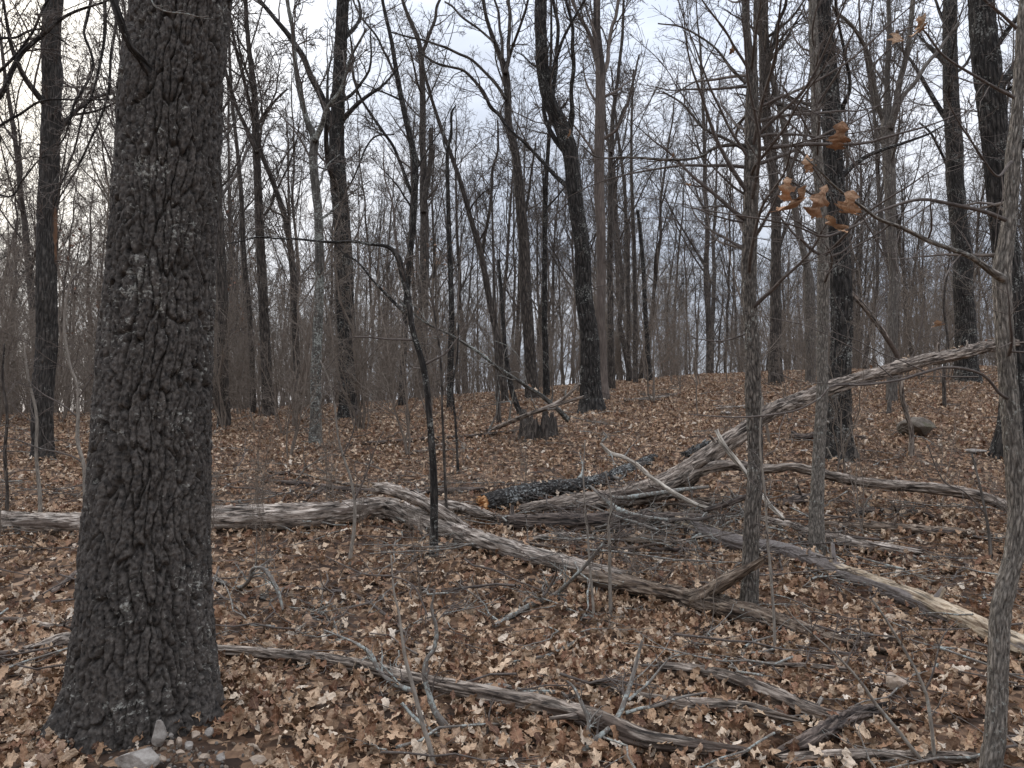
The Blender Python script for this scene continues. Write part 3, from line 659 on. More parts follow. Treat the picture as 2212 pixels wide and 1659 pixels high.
# ------------------------------------------------------------------ standing trees read off the photograph
# name, label, bark, pixel rows from the foot up (u, v, width), limbs, options
TREES = [
 ('tree', 'straight grey brown trunk left of the big oak with orange torn bark patches', 'patch',
  [(93, 992, 54), (93, 953, 43), (96, 787, 42), (101, 653, 41), (102, 553, 40), (104, 333, 38), (112, 150, 38), (117, 0, 35), (124, -200, 32), (130, -450, 28)],
  [[(104, 300, 8), (150, 255, 6), (200, 240, 5), (262, 217, 4)]], dict(bear=10)),
 ('tree', 'dark trunk forking high up, its left limb leaning away, right of the lichened trunk', 'dark',
  [(752, 904, 52), (752, 860, 40), (748, 700, 38), (738, 500, 36), (730, 380, 35), (728, 290, 32), (733, 200, 28), (741, 0, 26), (748, -200, 22), (752, -400, 18)],
  [[(724, 300, 22), (712, 262, 18), (693, 205, 15), (664, 145, 13), (630, 85, 12), (600, 45, 10), (560, 0, 9), (500, -70, 6)], [(736, 420, 5), (765, 385, 4), (800, 300, 4), (850, 290, 3)]], dict(bear=12)),
 ('tree', 'straight brown trunk just clear of the big oak\'s right edge', 'grey',
  [(484, 923, 32), (484, 870, 24), (482, 787, 23), (481, 653, 22), (477, 553, 22), (470, 430, 20), (462, 250, 18), (455, 0, 16), (450, -200, 12)], [], dict(bear=12)),
 ('tree', 'pale lichen spotted trunk forking into two crooked stems, beside the dark forked tree', 'lichened',
  [(681, 962, 32), (682, 900, 25), (683, 787, 22), (688, 620, 20), (687, 500, 19), (683, 433, 19), (677, 345, 19), (679, 300, 18), (662, 262, 13), (644, 190, 11), (636, 120, 10), (632, 60, 9), (622, 0, 8), (610, -150, 6)],
  [[(680, 305, 15), (696, 270, 12), (705, 235, 9), (735, 190, 8), (760, 120, 6), (790, 60, 5)]], dict(bear=10)),
 ('tree', 'slim trunk with a steep fork behind the forest edge right of the brown trunk', 'grey',
  [(580, 903, 28), (577, 800, 23), (569, 653, 21), (564, 553, 20), (560, 470, 18), (553, 300, 16), (549, 200, 14), (536, 90, 10), (530, 0, 9), (524, -150, 6)],
  [[(553, 290, 8), (570, 250, 6), (600, 210, 5), (620, 190, 4)], [(556, 330, 12), (530, 270, 9), (505, 210, 8), (486, 150, 7), (470, 60, 5)]], dict(bear=14)),
 ('tree', 'thin straight stem immediately left of the slim steeply forked trunk', 'grey',
  [(547, 893, 14), (545, 800, 12), (538, 653, 11), (527, 553, 11), (520, 400, 9), (500, 200, 7), (492, 0, 5)], [], dict(bear=6)),
 ('tree', 'slender trunk leaning left as it rises between the slim fork and the lichened trunk', 'grey',
  [(644, 900, 17), (641, 800, 15), (633, 600, 14), (622, 500, 13), (610, 450, 12), (585, 380, 11), (565, 330, 10), (540, 230, 8), (510, 100, 6), (490, 0, 5)], [], dict(bear=8)),
 ('tree', 'dark slender trunk behind the crooked sapling, leaning slightly right', 'dark',
  [(868, 876, 18), (871, 800, 14), (874, 700, 13), (882, 600, 13), (893, 480, 13), (897, 367, 14), (880, 270, 13), (860, 180, 11), (844, 83, 9), (827, 0, 7), (805, -150, 5)],
  [[(890, 420, 8), (860, 340, 7), (815, 265, 6), (775, 200, 5), (755, 130, 4)], [(857, 170, 6), (820, 90, 5), (770, 20, 4), (750, -40, 3)]], dict(bear=8)),
 ('tree', 'twin topped grey tree with a broken stub beside its narrow fork, left of centre', 'grey',
  [(915, 862, 25), (915, 760, 21), (915, 653, 20), (917, 553, 20), (915, 430, 17), (914, 333, 14), (912, 220, 13), (908, 110, 11), (893, 60, 9), (870, 0, 7), (850, -120, 5)],
  [[(911, 120, 9), (926, 75, 8), (938, 45, 7), (950, 0, 6), (958, -60, 4)], [(915, 460, 13), (922, 390, 12), (930, 330, 11), (934, 278, 10)]], dict(bear=8)),
 ('tree', 'slim dead stem with a hooked broken tip against open sky', 'dark',
  [(972, 882, 15), (974, 753, 14), (975, 653, 12), (972, 553, 11), (968, 420, 9), (967, 333, 8), (975, 290, 6), (976, 245, 5), (985, 228, 3)], [[(967, 330, 5), (958, 300, 4), (962, 265, 3)]], dict(bare=True)),
 ('tree', 'slender tree leaning far to the left, crossing behind the hooked dead stem', 'grey',
  [(1092, 870, 17), (1080, 760, 15), (1068, 700, 14), (1040, 560, 13), (1017, 470, 11), (990, 380, 10), (970, 320, 9), (950, 270, 8), (920, 170, 6), (900, 60, 4)],
  [[(1040, 560, 8), (1052, 480, 7), (1062, 380, 6), (1072, 330, 5), (1076, 260, 4)]], dict(bear=8)),
 ('tree', 'dark thin snag leaning left, its foot near the old stump', 'dark',
  [(1126, 900, 13), (1108, 850, 12), (1098, 800, 10), (1090, 740, 9), (1084, 653, 8), (1078, 560, 6)], [], dict(bare=True)),
 ('tree', 'tall grey tree near the centre, its top split into several slim stems', 'grey',
  [(1150, 862, 34), (1147, 800, 27), (1143, 720, 25), (1134, 600, 26), (1131, 540, 25), (1126, 450, 23), (1114, 333, 18), (1099, 267, 16), (1095, 200, 16), (1090, 150, 16), (1072, 100, 10), (1050, 33, 8), (1040, -40, 7), (1030, -160, 5)],
  [[(1091, 160, 10), (1099, 120, 9), (1099, 60, 8), (1100, 0, 7), (1101, -120, 5)], [(1096, 140, 7), (1110, 95, 6), (1124, 60, 6), (1144, 0, 5), (1155, -60, 4)], [(1086, 130, 7), (1080, 60, 6), (1070, 0, 5), (1066, -60, 4)],
   [(1097, 280, 9), (1080, 250, 8), (1057, 230, 8), (1037, 190, 7), (1004, 157, 6), (970, 145, 5), (937, 135, 5), (905, 112, 4)], [(1093, 215, 8), (1070, 180, 7), (1037, 145, 6), (987, 113, 6), (924, 93, 5), (870, 78, 4), (840, 70, 3)],
   [(1068, 92, 6), (1045, 70, 5), (1004, 40, 5), (960, 0, 4)], [(1131, 480, 9), (1142, 420, 6), (1150, 370, 5), (1160, 310, 4)]], dict(bear=6)),
 ('tree', 'thin straight stem between the tall split top tree and the bent trunk', 'dark',
  [(1181, 856, 17), (1179, 786, 14), (1176, 650, 12), (1176, 553, 11), (1180, 400, 10), (1187, 270, 8), (1190, 100, 6), (1190, -50, 4)], [], dict(bear=6)),
 ('tree', 'thick dark trunk at the centre with a sharp dogleg bend to the left halfway up', 'dark',
  [(1279, 888, 66), (1277, 860, 50), (1276, 833, 45), (1273, 753, 41), (1265, 653, 37), (1256, 540, 34), (1250, 480, 33), (1240, 400, 33), (1234, 340, 33), (1224, 300, 35), (1210, 262, 33), (1193, 228, 29), (1181, 190, 28), (1173, 133, 27), (1169, 50, 26), (1168, 0, 26), (1164, -160, 22), (1158, -400, 17)],
  [[(1226, 300, 20), (1233, 262, 14), (1235, 225, 10), (1234, 170, 9), (1240, 110, 9), (1234, 50, 7), (1220, 0, 6), (1212, -60, 5)], [(1188, 230, 10), (1196, 195, 9), (1200, 130, 8), (1204, 60, 8), (1195, 0, 7), (1190, -100, 5)], [(1172, 145, 9), (1158, 143, 6), (1146, 136, 4), (1130, 120, 3), (1115, 112, 2)], [(1190, 235, 7), (1212, 233, 5), (1224, 218, 4)]], dict(bear=7)),
 ('tree', 'reddish bare barked snag with knot holes, close against the right of the bent trunk', 'snag',
  [(1304, 864, 30), (1301, 800, 22), (1299, 700, 20), (1297, 553, 20), (1296, 420, 22), (1295, 333, 22), (1297, 240, 22), (1297, 160, 22), (1295, 110, 18), (1290, 50, 16), (1289, 0, 15), (1288, -200, 10)],
  [[(1293, 150, 13), (1285, 115, 10), (1264, 60, 9), (1245, 25, 8), (1234, 0, 8), (1220, -60, 6)], [(1302, 165, 12), (1312, 130, 9), (1320, 83, 8), (1334, 0, 7), (1342, -60, 5)], [(1305, 300, 8), (1330, 280, 6), (1350, 240, 4), (1370, 190, 3)]], dict(bear=4)),
 ('tree', 'slim grey trunk touching the right side of the reddish snag', 'grey',
  [(1321, 843, 19), (1319, 720, 14), (1317, 553, 13), (1319, 400, 11), (1320, 333, 11), (1323, 250, 9), (1332, 190, 8), (1340, 120, 7), (1346, 40, 6), (1350, -60, 4)], [[(1320, 330, 7), (1345, 250, 6), (1365, 180, 5), (1380, 120, 4)]], dict(bear=8)),
 ('tree', 'dark straight stem with a snapped top right of centre, above the rusty brush', 'dark',
  [(1403, 826, 14), (1400, 770, 12), (1397, 720, 11), (1387, 553, 9), (1382, 500, 8), (1377, 455, 7)], [], dict(bare=True)),
 ('tree', 'thin straight stem, left of a close pair beyond the bent trunk', 'grey',
  [(1358, 826, 12), (1357, 700, 9), (1356, 553, 9), (1352, 450, 8), (1345, 370, 7), (1330, 250, 5), (1318, 130, 3)], [], dict(bear=7)),
 ('tree', 'thin straight stem, right of a close pair beyond the bent trunk', 'grey',
  [(1373, 828, 12), (1372, 700, 10), (1370, 553, 9), (1366, 450, 8), (1363, 300, 6), (1368, 150, 4)], [], dict(bear=7)),
 ('tree', 'grey trunk behind the scaly hickory, straight and half hidden', 'grey',
  [(1676, 830, 34), (1676, 760, 26), (1677, 650, 22), (1677, 553, 21), (1674, 450, 20), (1664, 330, 21), (1652, 200, 22), (1650, 100, 22), (1647, 0, 20), (1640, -200, 15)], [[(1650, 130, 11), (1665, 110, 9), (1685, 40, 8), (1697, 0, 7), (1710, -60, 5)]], dict(bear=10)),
 ('tree', 'pale crooked trunk leaning left as it climbs, in front of thin far stems', 'pale',
  [(1750, 828, 23), (1751, 753, 21), (1751, 653, 24), (1748, 600, 19), (1738, 553, 14), (1721, 470, 14), (1705, 367, 14), (1691, 267, 13), (1675, 200, 13), (1655, 117, 12), (1640, 40, 12), (1630, -60, 9), (1610, -200, 6)], [[(1705, 370, 8), (1735, 300, 6), (1745, 200, 5), (1752, 100, 4)]], dict(bear=8)),
 ('tree', 'thick near black trunk behind the leaning log, a white dead twig at its foot', 'dark',
  [(1818, 990, 76), (1815, 960, 58), (1813, 900, 50), (1815, 753, 44), (1814, 620, 45), (1811, 540, 44), (1806, 420, 41), (1800, 333, 40), (1793, 230, 38), (1788, 150, 38), (1780, 60, 37), (1773, 0, 37), (1762, -200, 33), (1752, -450, 26)],
  [[(1816, 240, 12), (1835, 190, 8), (1825, 120, 7), (1812, 50, 6), (1806, 0, 5)]], dict(bear=8)),
 ('tree', 'grey candelabrum tree splitting into three rising stems, right of the near black trunk', 'pale',
  [(1926, 868, 24), (1928, 780, 21), (1930, 680, 21), (1931, 600, 21), (1928, 520, 21), (1923, 400, 24), (1919, 300, 28), (1917, 262, 25), (1915, 200, 13), (1915, 130, 11), (1921, 50, 10), (1920, 0, 9), (1918, -150, 6)],
  [[(1914, 275, 15), (1898, 222, 12), (1884, 170, 10), (1870, 110, 9), (1852, 75, 8), (1821, 40, 7), (1800, 10, 5)], [(1922, 275, 15), (1941, 205, 13), (1953, 140, 12), (1961, 90, 11), (1971, 0, 10), (1978, -100, 7)], [(1924, 280, 11), (1945, 222, 9), (1975, 180, 9), (2008, 130, 8), (2038, 95, 7), (2070, 50, 5)]], dict(bear=8)),
 ('tree', 'sturdy dark straight trunk on the rise, behind the leaning log\'s upper end', 'dark',
  [(2090, 826, 62), (2088, 790, 47), (2086, 700, 42), (2079, 560, 38), (2073, 500, 36), (2061, 333, 35), (2053, 230, 32), (2051, 167, 31), (2052, 60, 29), (2053, 0, 28), (2054, -200, 24), (2050, -400, 18)],
  [[(2068, 420, 8), (2045, 350, 6), (2010, 290, 5), (1985, 265, 4)], [(2055, 160, 8), (2085, 140, 6), (2120, 90, 5), (2140, 60, 4)]], dict(bear=9)),
 ('tree', 'thickest dark trunk at the right edge, holding up the leaning log', 'dark',
  [(2180, 990, 92), (2184, 950, 66), (2190, 850, 52), (2188, 753, 50), (2183, 650, 50), (2172, 540, 50), (2156, 400, 51), (2145, 267, 54), (2132, 133, 56), (2124, 40, 52), (2122, 0, 51), (2110, -200, 45), (2100, -450, 36)],
  [[(2150, 100, 13), (2178, 62, 11), (2212, 20, 10), (2250, -40, 8)], [(2160, 200, 7), (2185, 190, 5), (2230, 150, 4)]], dict(bear=8)),
]
def tree_flare(r0, f=0.0):
    return None
def straight_thing(name, label, cat, bark, rows, limbs, opt, k):
    rng = np.random.default_rng(100 + k)
    fu, fv, fw = rows[0][:3]
    d = opt.get('d') or hit(fu, fv, 27.0)
    pr = traced(rows, d, max(60, int(len(rows) * 14)))
    # go 12 cm into the soil
    p0 = pr[0].copy(); gz0 = float(ground(p0[0], p0[1])); p0[2] = min(p0[2], gz0) - 0.15; p0[3] *= 1.1
    pr = np.vstack([p0, pr])
    th = thing(name, label, cat, (pr[1, 0], pr[1, 1], gz0), opt.get('group'))
    r = float(np.median(pr[:, 3]))
    pr = smooth(pr[::3], min(260, max(70, int(np.linalg.norm(pr[-1, :3] - pr[0, :3]) / 0.04))))
    sides = opt.get('sides', (56 if d < 15 else 30) if r > 0.1 else 16)
    big = r > 0.11
    put_tube(th, 'trunk', crooked(pr, r * 0.22, k * 3.3, 1.2), sides, bark, ridge_disp(.020, 0.060, 0.22, k, .4) if big else ridge_disp(r * 0.12, 0.03, 0.1, k))
    scl = pr[:, 3]
    P0, R0 = poly(pr, 16)
    LP, LR = [], []
    for li, lm in enumerate(limbs):
        lr_ = crooked(traced(lm, d + rng.uniform(-.2, .2), 40, d2=d + rng.uniform(-0.8, 0.8)), 0.02 * d / 10, li + k, 2.5)
        lr_[0, :3] = lr_[0, :3]
        put_tube(th, 'limb', lr_, 10, bark, None)
        P, R = poly(lr_, 16); LP.append(P); LR.append(R)
    Ltot = float(np.linalg.norm(pr[-1, :3] - pr[0, :3]))
    if opt.get('bare'):
        P1, R1 = grow(rng, P0, R0, 5, .3, .95, 1.0, .05, 4, .15, .03, .4, .003)
        put_twigs(th, 'twigs', [(P1, R1, 4)], 'fartwig'); return th
    nb = opt.get('bear', 8); lo = opt.get('lo', .38)
    P1, R1 = grow(rng, P0, R0, nb, lo, .98, opt.get('ang', .8), opt.get('lf', .26), 10, .10, opt.get('up', .07), .42, .006)
    for kk in range(len(P1)):
        row = np.concatenate([P1[kk], R1[kk][:, None]], 1)
        put_tube(th, 'limb', smooth(row, 14), 6, 'twig' if R1[kk][0] < .02 else bark, None, cap=False)
    Pa = np.concatenate([smooth(np.concatenate([P1[i], R1[i][:, None]], 1), 16)[None] for i in range(len(P1))] + [np.concatenate([LP[i], LR[i][..., None]], -1) for i in range(len(LP))], 0)
    Pb, Rb = Pa[..., :3], Pa[..., 3]
    P2, R2 = grow(rng, Pb, Rb, 7, .12, 1, .8, .42, 7, .16, .05, .45, .0055)
    P2t, R2t = grow(rng, P0, R0, opt.get('epi', 8), .15, .95, 1.1, .07, 6, .16, .05, .08, .003)
    P3, R3 = grow(rng, np.concatenate([P2, P2t[:, :7] if P2t.shape[1] == 7 else np.stack([smooth(x, 7) for x in P2t])]), np.concatenate([R2, np.stack([np.interp(np.linspace(0, 5, 7), np.arange(6), x) for x in R2t])]), 5, .15, 1, .8, .5, 5, .2, .03, .6, .0040)
    P4, R4 = grow(rng, P3, R3, 3, .15, 1, .75, .55, 3, .22, .02, .8, .0030)
    put_twigs(th, 'twigs', [(P2, R2, 4), (P2t, R2t, 4), (P3, R3, 3), (P4, R4, 3)], 'fartwig' if d > 12 else 'twig')
    return th
TREE_POS = []
for k, (nm, lab, bark, rows, limbs, opt) in enumerate(TREES):
    o = straight_thing(nm, lab, 'tree', bark, rows, limbs, opt, k)
    TREE_POS.append((o.location[0], o.location[1]))

# ------------------------------------------------------------------ near saplings read off the photograph
def sapling(label, rows, limbs, d, bark, sides, k, bear=0, disp=None, lo=.3, ang=1.1, lf=.25, up=.03, twigmat='twig', name='sapling', n2=5, n3=4, base=True, leaves=None, wob=.1, cat='sapling', crook=0.012, group=None, rm=.0016):
    rng = np.random.default_rng(500 + k)
    if d is None: d = hit(rows[0][0], rows[0][1], 12)
    pr = traced(rows, d, max(40, len(rows) * 12))
    gz0 = float(ground(pr[0, 0], pr[0, 1]))
    if base:
        p0 = pr[0].copy(); p0[2] = min(p0[2] - 0.02, gz0) - 0.08; p0[3] *= 1.15; pr = np.vstack([p0, pr])
    th = thing(name, label, cat, (pr[0, 0], pr[0, 1], gz0), group)
    pr = smooth(pr[::3], max(60, min(520, int(np.linalg.norm(pr[-1, :3] - pr[0, :3]) / (0.009 if sides > 30 else 0.04)))))
    pr = crooked(pr, crook, k * 2.1, 1.6)
    put_tube(th, 'trunk' if pr[:, 3].max() > .02 else 'stem', pr, sides, bark, disp)
    P0, R0 = poly(pr, 16); sets = []; Ps, Rs = [], []
    for li, lm in enumerate(limbs):
        l_ = crooked(traced(lm, d, 40), 0.008 * d / 5, li * 3 + k, 4)
        put_tube(th, 'branch', l_, 8, twigmat if l_[:, 3].max() < .012 else bark, None)
        P, R = poly(l_, 10); Ps.append(P); Rs.append(R)
    if bear:
        P1, R1 = grow(rng, P0, R0, bear, lo, .98, ang, lf, 10, wob, up, .32, rm * 1.3)
        for kk in range(len(P1)):
            put_tube(th, 'branch', smooth(np.concatenate([P1[kk], R1[kk][:, None]], 1), 18), 6, twigmat, None, cap=False)
        Ps.append(P1); Rs.append(R1)
    if Ps:
        Pb, Rb = np.concatenate(Ps), np.concatenate(Rs)
        P2, R2 = grow(rng, Pb, Rb, n2, .12, 1, .8, .38, 7, wob * 1.3, up, .55, rm)
        P3, R3 = grow(rng, P2, R2, n3, .1, 1, .75, .45, 4, .16, up * .5, .75, rm * .7)
        sets = [(P2, R2, 4), (P3, R3, 3)]
        put_twigs(th, 'twigs', sets, twigmat)
    return th, d
SAP = [
 ('scaly barked young hickory in the middle right, arching bare branches on every side', [(1616, 1322, 46), (1618, 1300, 40), (1621, 1240, 36), (1623, 1173, 34), (1626, 1106, 34), (1631, 1053, 32), (1631, 953, 31), (1626, 853, 33), (1625, 753, 31), (1620, 653, 30), (1622, 553, 32), (1621, 400, 32), (1623, 267, 29), (1625, 167, 24), (1618, 110, 18), (1613, 60, 16), (1612, 0, 15), (1608, -120, 12), (1600, -300, 7)],
  [[(1628, 170, 12), (1632, 110, 10), (1632, 0, 8), (1640, -100, 5)], [(1612, 318, 13), (1590, 312, 10), (1545, 318, 7), (1505, 340, 6), (1440, 345, 6), (1350, 341, 5), (1290, 338, 4), (1255, 312, 3)], [(1610, 325, 8), (1570, 300, 7), (1520, 275, 6), (1475, 225, 5), (1430, 200, 4)],
   [(1637, 250, 8), (1665, 225, 7), (1690, 205, 7), (1720, 215, 6), (1755, 232, 4)], [(1612, 180, 8), (1580, 150, 7), (1540, 100, 5), (1475, 60, 4), (1420, 50, 3)], [(1610, 420, 6), (1580, 400, 5), (1530, 350, 4), (1480, 290, 3)], [(1610, 480, 5), (1560, 470, 4), (1500, 450, 3)],
   [(1632, 470, 5), (1660, 440, 4), (1700, 380, 4), (1730, 300, 3)], [(1612, 720, 4), (1560, 735, 3), (1500, 730, 2)]],
  None, 'hickory', 72, 34, dict(disp=ridge_disp(0.0085, 0.024, 0.10, 8, .5), lo=.35, lf=.36, ang=1.15, up=.04, n2=7, n3=5)),
 ('smooth pale young trunk standing before the thick near black trunk', [(1765, 1196, 36), (1764, 1150, 33), (1764, 1106, 31), (1767, 1053, 28), (1770, 953, 25), (1775, 853, 24), (1774, 753, 23), (1777, 653, 25), (1778, 553, 25), (1771, 400, 22), (1765, 300, 20), (1763, 200, 19), (1760, 100, 18), (1756, 0, 17), (1750, -200, 12)],
  [[(1768, 350, 6), (1740, 300, 5), (1700, 260, 4), (1660, 220, 3)], [(1786, 560, 5), (1830, 540, 4), (1880, 480, 3)]],
  None, 'hickory_pale', 60, 20, dict(disp=ridge_disp(0.0055, 0.020, 0.08, 21, .5), lo=.4, lf=.24, n2=6)),
 ('crooked pale young trunk at the right edge, nearest the viewer, carrying dry leaves', [(2140, 1690, 46), (2143, 1640, 43), (2150, 1600, 42), (2157, 1506, 40), (2161, 1406, 40), (2166, 1320, 40), (2183, 1240, 39), (2193, 1196, 37), (2200, 1106, 34), (2196, 1053, 35), (2188, 953, 37), (2177, 853, 36), (2170, 753, 36), (2163, 653, 36), (2162, 580, 36), (2170, 530, 32), (2180, 450, 28), (2188, 333, 29), (2197, 253, 23), (2205, 133, 22), (2214, 0, 20), (2225, -150, 15)],
  [[(2166, 602, 20, 3.15), (2140, 585, 15, 3.1), (2098, 553, 12, 3.05), (2050, 535, 10, 3.0), (2008, 520, 10, 2.95), (1950, 492, 9, 2.9), (1898, 473, 8, 2.8), (1868, 452, 7, 2.75), (1838, 430, 6, 2.7), (1800, 400, 5, 2.65), (1768, 366, 4, 2.6), (1740, 340, 3, 2.6)],
   [(2172, 475, 10, 3.15), (2120, 455, 9, 3.1), (2041, 436, 8, 3.05), (1991, 430, 7, 3.0), (1940, 442, 6, 2.95), (1891, 460, 5, 2.9), (1860, 480, 5, 2.85), (1815, 500, 5, 2.8), (1774, 512, 5, 2.75), (1720, 490, 4, 2.7), (1640, 474, 4, 2.65), (1560, 462, 3, 2.6), (1480, 450, 2, 2.6)],
   [(2190, 868, 9, 3.2), (2160, 850, 7, 3.15), (2120, 806, 6, 3.1), (2048, 791, 6, 3.05), (1985, 806, 6, 3.0), (1941, 820, 5, 2.95), (1870, 831, 5, 2.9), (1800, 834, 5, 2.85), (1778, 858, 4, 2.85), (1740, 880, 4, 2.85), (1708, 890, 4, 2.85), (1608, 900, 4, 2.8), (1540, 898, 3, 2.8), (1485, 894, 2, 2.8)],
   [(1838, 430, 4, 2.7), (1880, 500, 3, 2.72), (1912, 560, 3, 2.75)], [(2185, 350, 8, 3.15), (2150, 380, 5, 3.05), (2090, 290, 4, 2.9), (2040, 200, 3, 2.8)], [(2190, 210, 8, 3.15), (2120, 170, 6, 3.0), (2040, 120, 5, 2.9), (1990, 60, 4, 2.85), (1940, 70, 3, 2.8)],
   [(1838, 430, 4, 2.7), (1860, 385, 3, 2.68), (1825, 325, 3, 2.66)], [(2195, 60, 8, 3.15), (2165, 30, 6, 3.1), (2120, -10, 5, 3.05)]],
  3.2, 'hickory_pale', 72, 5, dict(disp=ridge_disp(0.0050, 0.014, 0.06, 31, .5), lo=.45, lf=.22, ang=1.3, up=.0, n2=6, n3=3, rm=.0011, crook=.006)),
 ('crooked dark young tree left of centre, one long branch bending back to the left', [(937, 1198, 22), (937, 1150, 18), (937, 1060, 17), (934, 970, 15), (927, 870, 14), (919, 810, 14), (909, 770, 13), (897, 735, 12), (888, 700, 12), (880, 640, 13), (868, 590, 14), (862, 560, 14), (850, 541, 11), (833, 531, 8), (800, 527, 7), (762, 521, 6), (720, 523, 6), (690, 521, 5), (640, 516, 5), (600, 515, 4), (560, 512, 4), (525, 520, 3), (490, 526, 2)],
  [[(874, 675, 8), (850, 650, 7), (830, 630, 6), (800, 600, 5), (770, 565, 4), (737, 545, 3), (705, 500, 2)], [(893, 735, 5), (850, 733, 4), (800, 728, 4), (763, 727, 3)], [(919, 787, 6), (960, 765, 4), (985, 735, 3), (1010, 700, 2)], [(868, 590, 6), (880, 560, 5), (905, 550, 3)], [(862, 565, 6), (855, 500, 5), (846, 440, 4), (830, 380, 3), (828, 300, 2)], [(764, 521, 4), (775, 500, 3), (790, 440, 2)]],
  None, 'dark', 18, 7, dict(lo=.3, lf=.10, twigmat='twig', n2=5)),
 ('bent grey sapling snapped over towards the upper left, beside the mossy boulder', [(1968, 986, 14), (1969, 950, 11), (1966, 918, 10), (1951, 870, 10), (1945, 820, 10), (1941, 776, 10), (1918, 735, 11), (1891, 696, 11), (1865, 662, 11), (1841, 636, 11), (1812, 610, 10), (1785, 583, 10), (1778, 572, 8)],
  [[(1893, 700, 4), (1900, 660, 3), (1920, 620, 3)], [(1946, 800, 4), (1975, 760, 3), (1990, 700, 3), (1998, 640, 2)]], None, 'rotten', 16, 4, dict(lf=.12)),
 ('pale thin sapling leaning left in front of the long fallen log', [(755, 1218, 10), (758, 1185, 8), (763, 1150, 8), (766, 1110, 7), (765, 1075, 6), (757, 1030, 6), (742, 985, 5), (730, 940, 4), (722, 880, 4), (708, 820, 3), (690, 780, 2)],
  [[(766, 1080, 5), (785, 1040, 4), (805, 985, 3), (830, 930, 2)], [(742, 985, 3), (760, 940, 3), (772, 880, 2)], [(757, 1190, 5), (750, 1240, 4), (757, 1275, 3)]], None, 'whip', 10, 7, dict(lf=.3, n2=4)),
 ('straight thin sapling just right of the crooked dark young tree', [(966, 1160, 8), (965, 1100, 7), (961, 986, 6), (957, 886, 5), (954, 786, 5), (940, 690, 4), (925, 600, 3), (918, 500, 2)], [], None, 'grey', 9, 9, dict(lf=.16)),
 ('thin dark sapling between the hooked dead stem and the stump', [(990, 1022, 7), (988, 960, 5), (984, 903, 5), (977, 836, 5), (985, 780, 4), (990, 700, 3)], [], None, 'dark', 8, 8, dict(lf=.2)),
 ('slim brown sapling close to the big oak\'s left side', [(184, 1110, 10), (183, 1050, 9), (180, 1003, 8), (167, 953, 8), (168, 890, 7), (167, 836, 6), (150, 786, 6), (140, 700, 5), (150, 620, 4), (170, 560, 3)], [[(167, 900, 4), (130, 870, 4), (95, 850, 3), (60, 820, 2)], [(168, 860, 4), (200, 810, 3), (218, 790, 2)], [(180, 1000, 4), (150, 985, 4), (90, 968, 3), (40, 950, 3), (0, 940, 2)]], None, 'whip', 10, 9, dict(lf=.28, n2=6)),
 ('knotty thin sapling at the far left edge', [(14, 1120, 9), (16, 1060, 7), (10, 980, 7), (14, 900, 6), (4, 820, 5), (10, 740, 4)], [], None, 'grey', 9, 8, dict(lf=.3)),
 ('thin grey sapling before the torn bark trunk', [(86, 1112, 9), (85, 1053, 8), (80, 980, 7), (78, 900, 6), (60, 820, 5), (50, 740, 3)], [], None, 'whip', 9, 9, dict(lf=.3)),
 ('upright leggy shoot in the foreground forking between two fallen lichened branches', [(938, 1664, 13), (928, 1610, 11), (917, 1573, 10), (897, 1489, 9), (880, 1423, 8), (870, 1360, 6), (864, 1323, 5), (852, 1280, 5), (847, 1240, 4), (843, 1200, 3)],
  [[(847, 1243, 4), (820, 1243, 4), (784, 1239, 3), (737, 1219, 3), (700, 1200, 2)], [(848, 1246, 4), (875, 1256, 3), (897, 1273, 4), (910, 1300, 4), (922, 1330, 3)]], None, 'whip', 12, 3, dict(lf=.2, n2=3, n3=2)),
 ('brushy upright sapling with a nest of twigs at the centre, straight stem', [(1318, 1336, 9), (1318, 1290, 8), (1317, 1230, 7), (1317, 1180, 7), (1316, 1140, 6), (1322, 1080, 4), (1310, 1020, 3)], [], None, 'whip', 10, 14, dict(lf=.38, lo=.45, n2=6)),
 ('thin reddish sapling just left of the brushy upright one', [(1284, 1338, 7), (1282, 1290, 6), (1276, 1220, 5), (1270, 1150, 5), (1262, 1090, 4), (1258, 1020, 3), (1262, 950, 2)], [], None, 'whip', 8, 8, dict(lf=.3, n2=5)),
 ('pale whip of a sapling rising from the lower right corner, leaning left', [(2010, 1662, 9), (1970, 1615, 8), (1941, 1579, 8), (1891, 1519, 7), (1865, 1480, 6), (1828, 1436, 5), (1780, 1390, 4), (1715, 1333, 3), (1690, 1300, 2)], [[(1828, 1436, 4), (1850, 1390, 3), (1858, 1366, 3), (1850, 1330, 2)]], None, 'whip', 10, 4, dict(lf=.2, n2=3, n3=2)),
 ('forked whip of a sapling in the lower right, nearest the pale young trunk', [(2016, 1660, 9), (2011, 1600, 8), (2005, 1550, 8), (1995, 1496, 7), (1970, 1440, 6), (1941, 1389, 6), (1905, 1330, 5), (1878, 1293, 4)], [[(1996, 1496, 5), (2015, 1450, 4), (2035, 1380, 3), (2068, 1340, 2)], [(1878, 1293, 3), (1890, 1285, 3), (1897, 1270, 2)]], None, 'whip', 10, 2, dict(lf=.15, n2=3, n3=2)),
 ('thin straight whip beside the scaly hickory, right of its foot', [(1675, 1408, 7), (1674, 1340, 6), (1668, 1250, 6), (1660, 1150, 5), (1655, 1060, 5), (1645, 960, 4), (1650, 860, 3)], [], None, 'whip', 8, 6, dict(lf=.16)),
 ('thin grey stem between the mossy boulder and the near black trunk', [(1920, 896, 11), (1922, 860, 9), (1924, 800, 8), (1928, 700, 7), (1935, 600, 5)], [], None, 'pale', 8, 8, dict(lf=.2)),
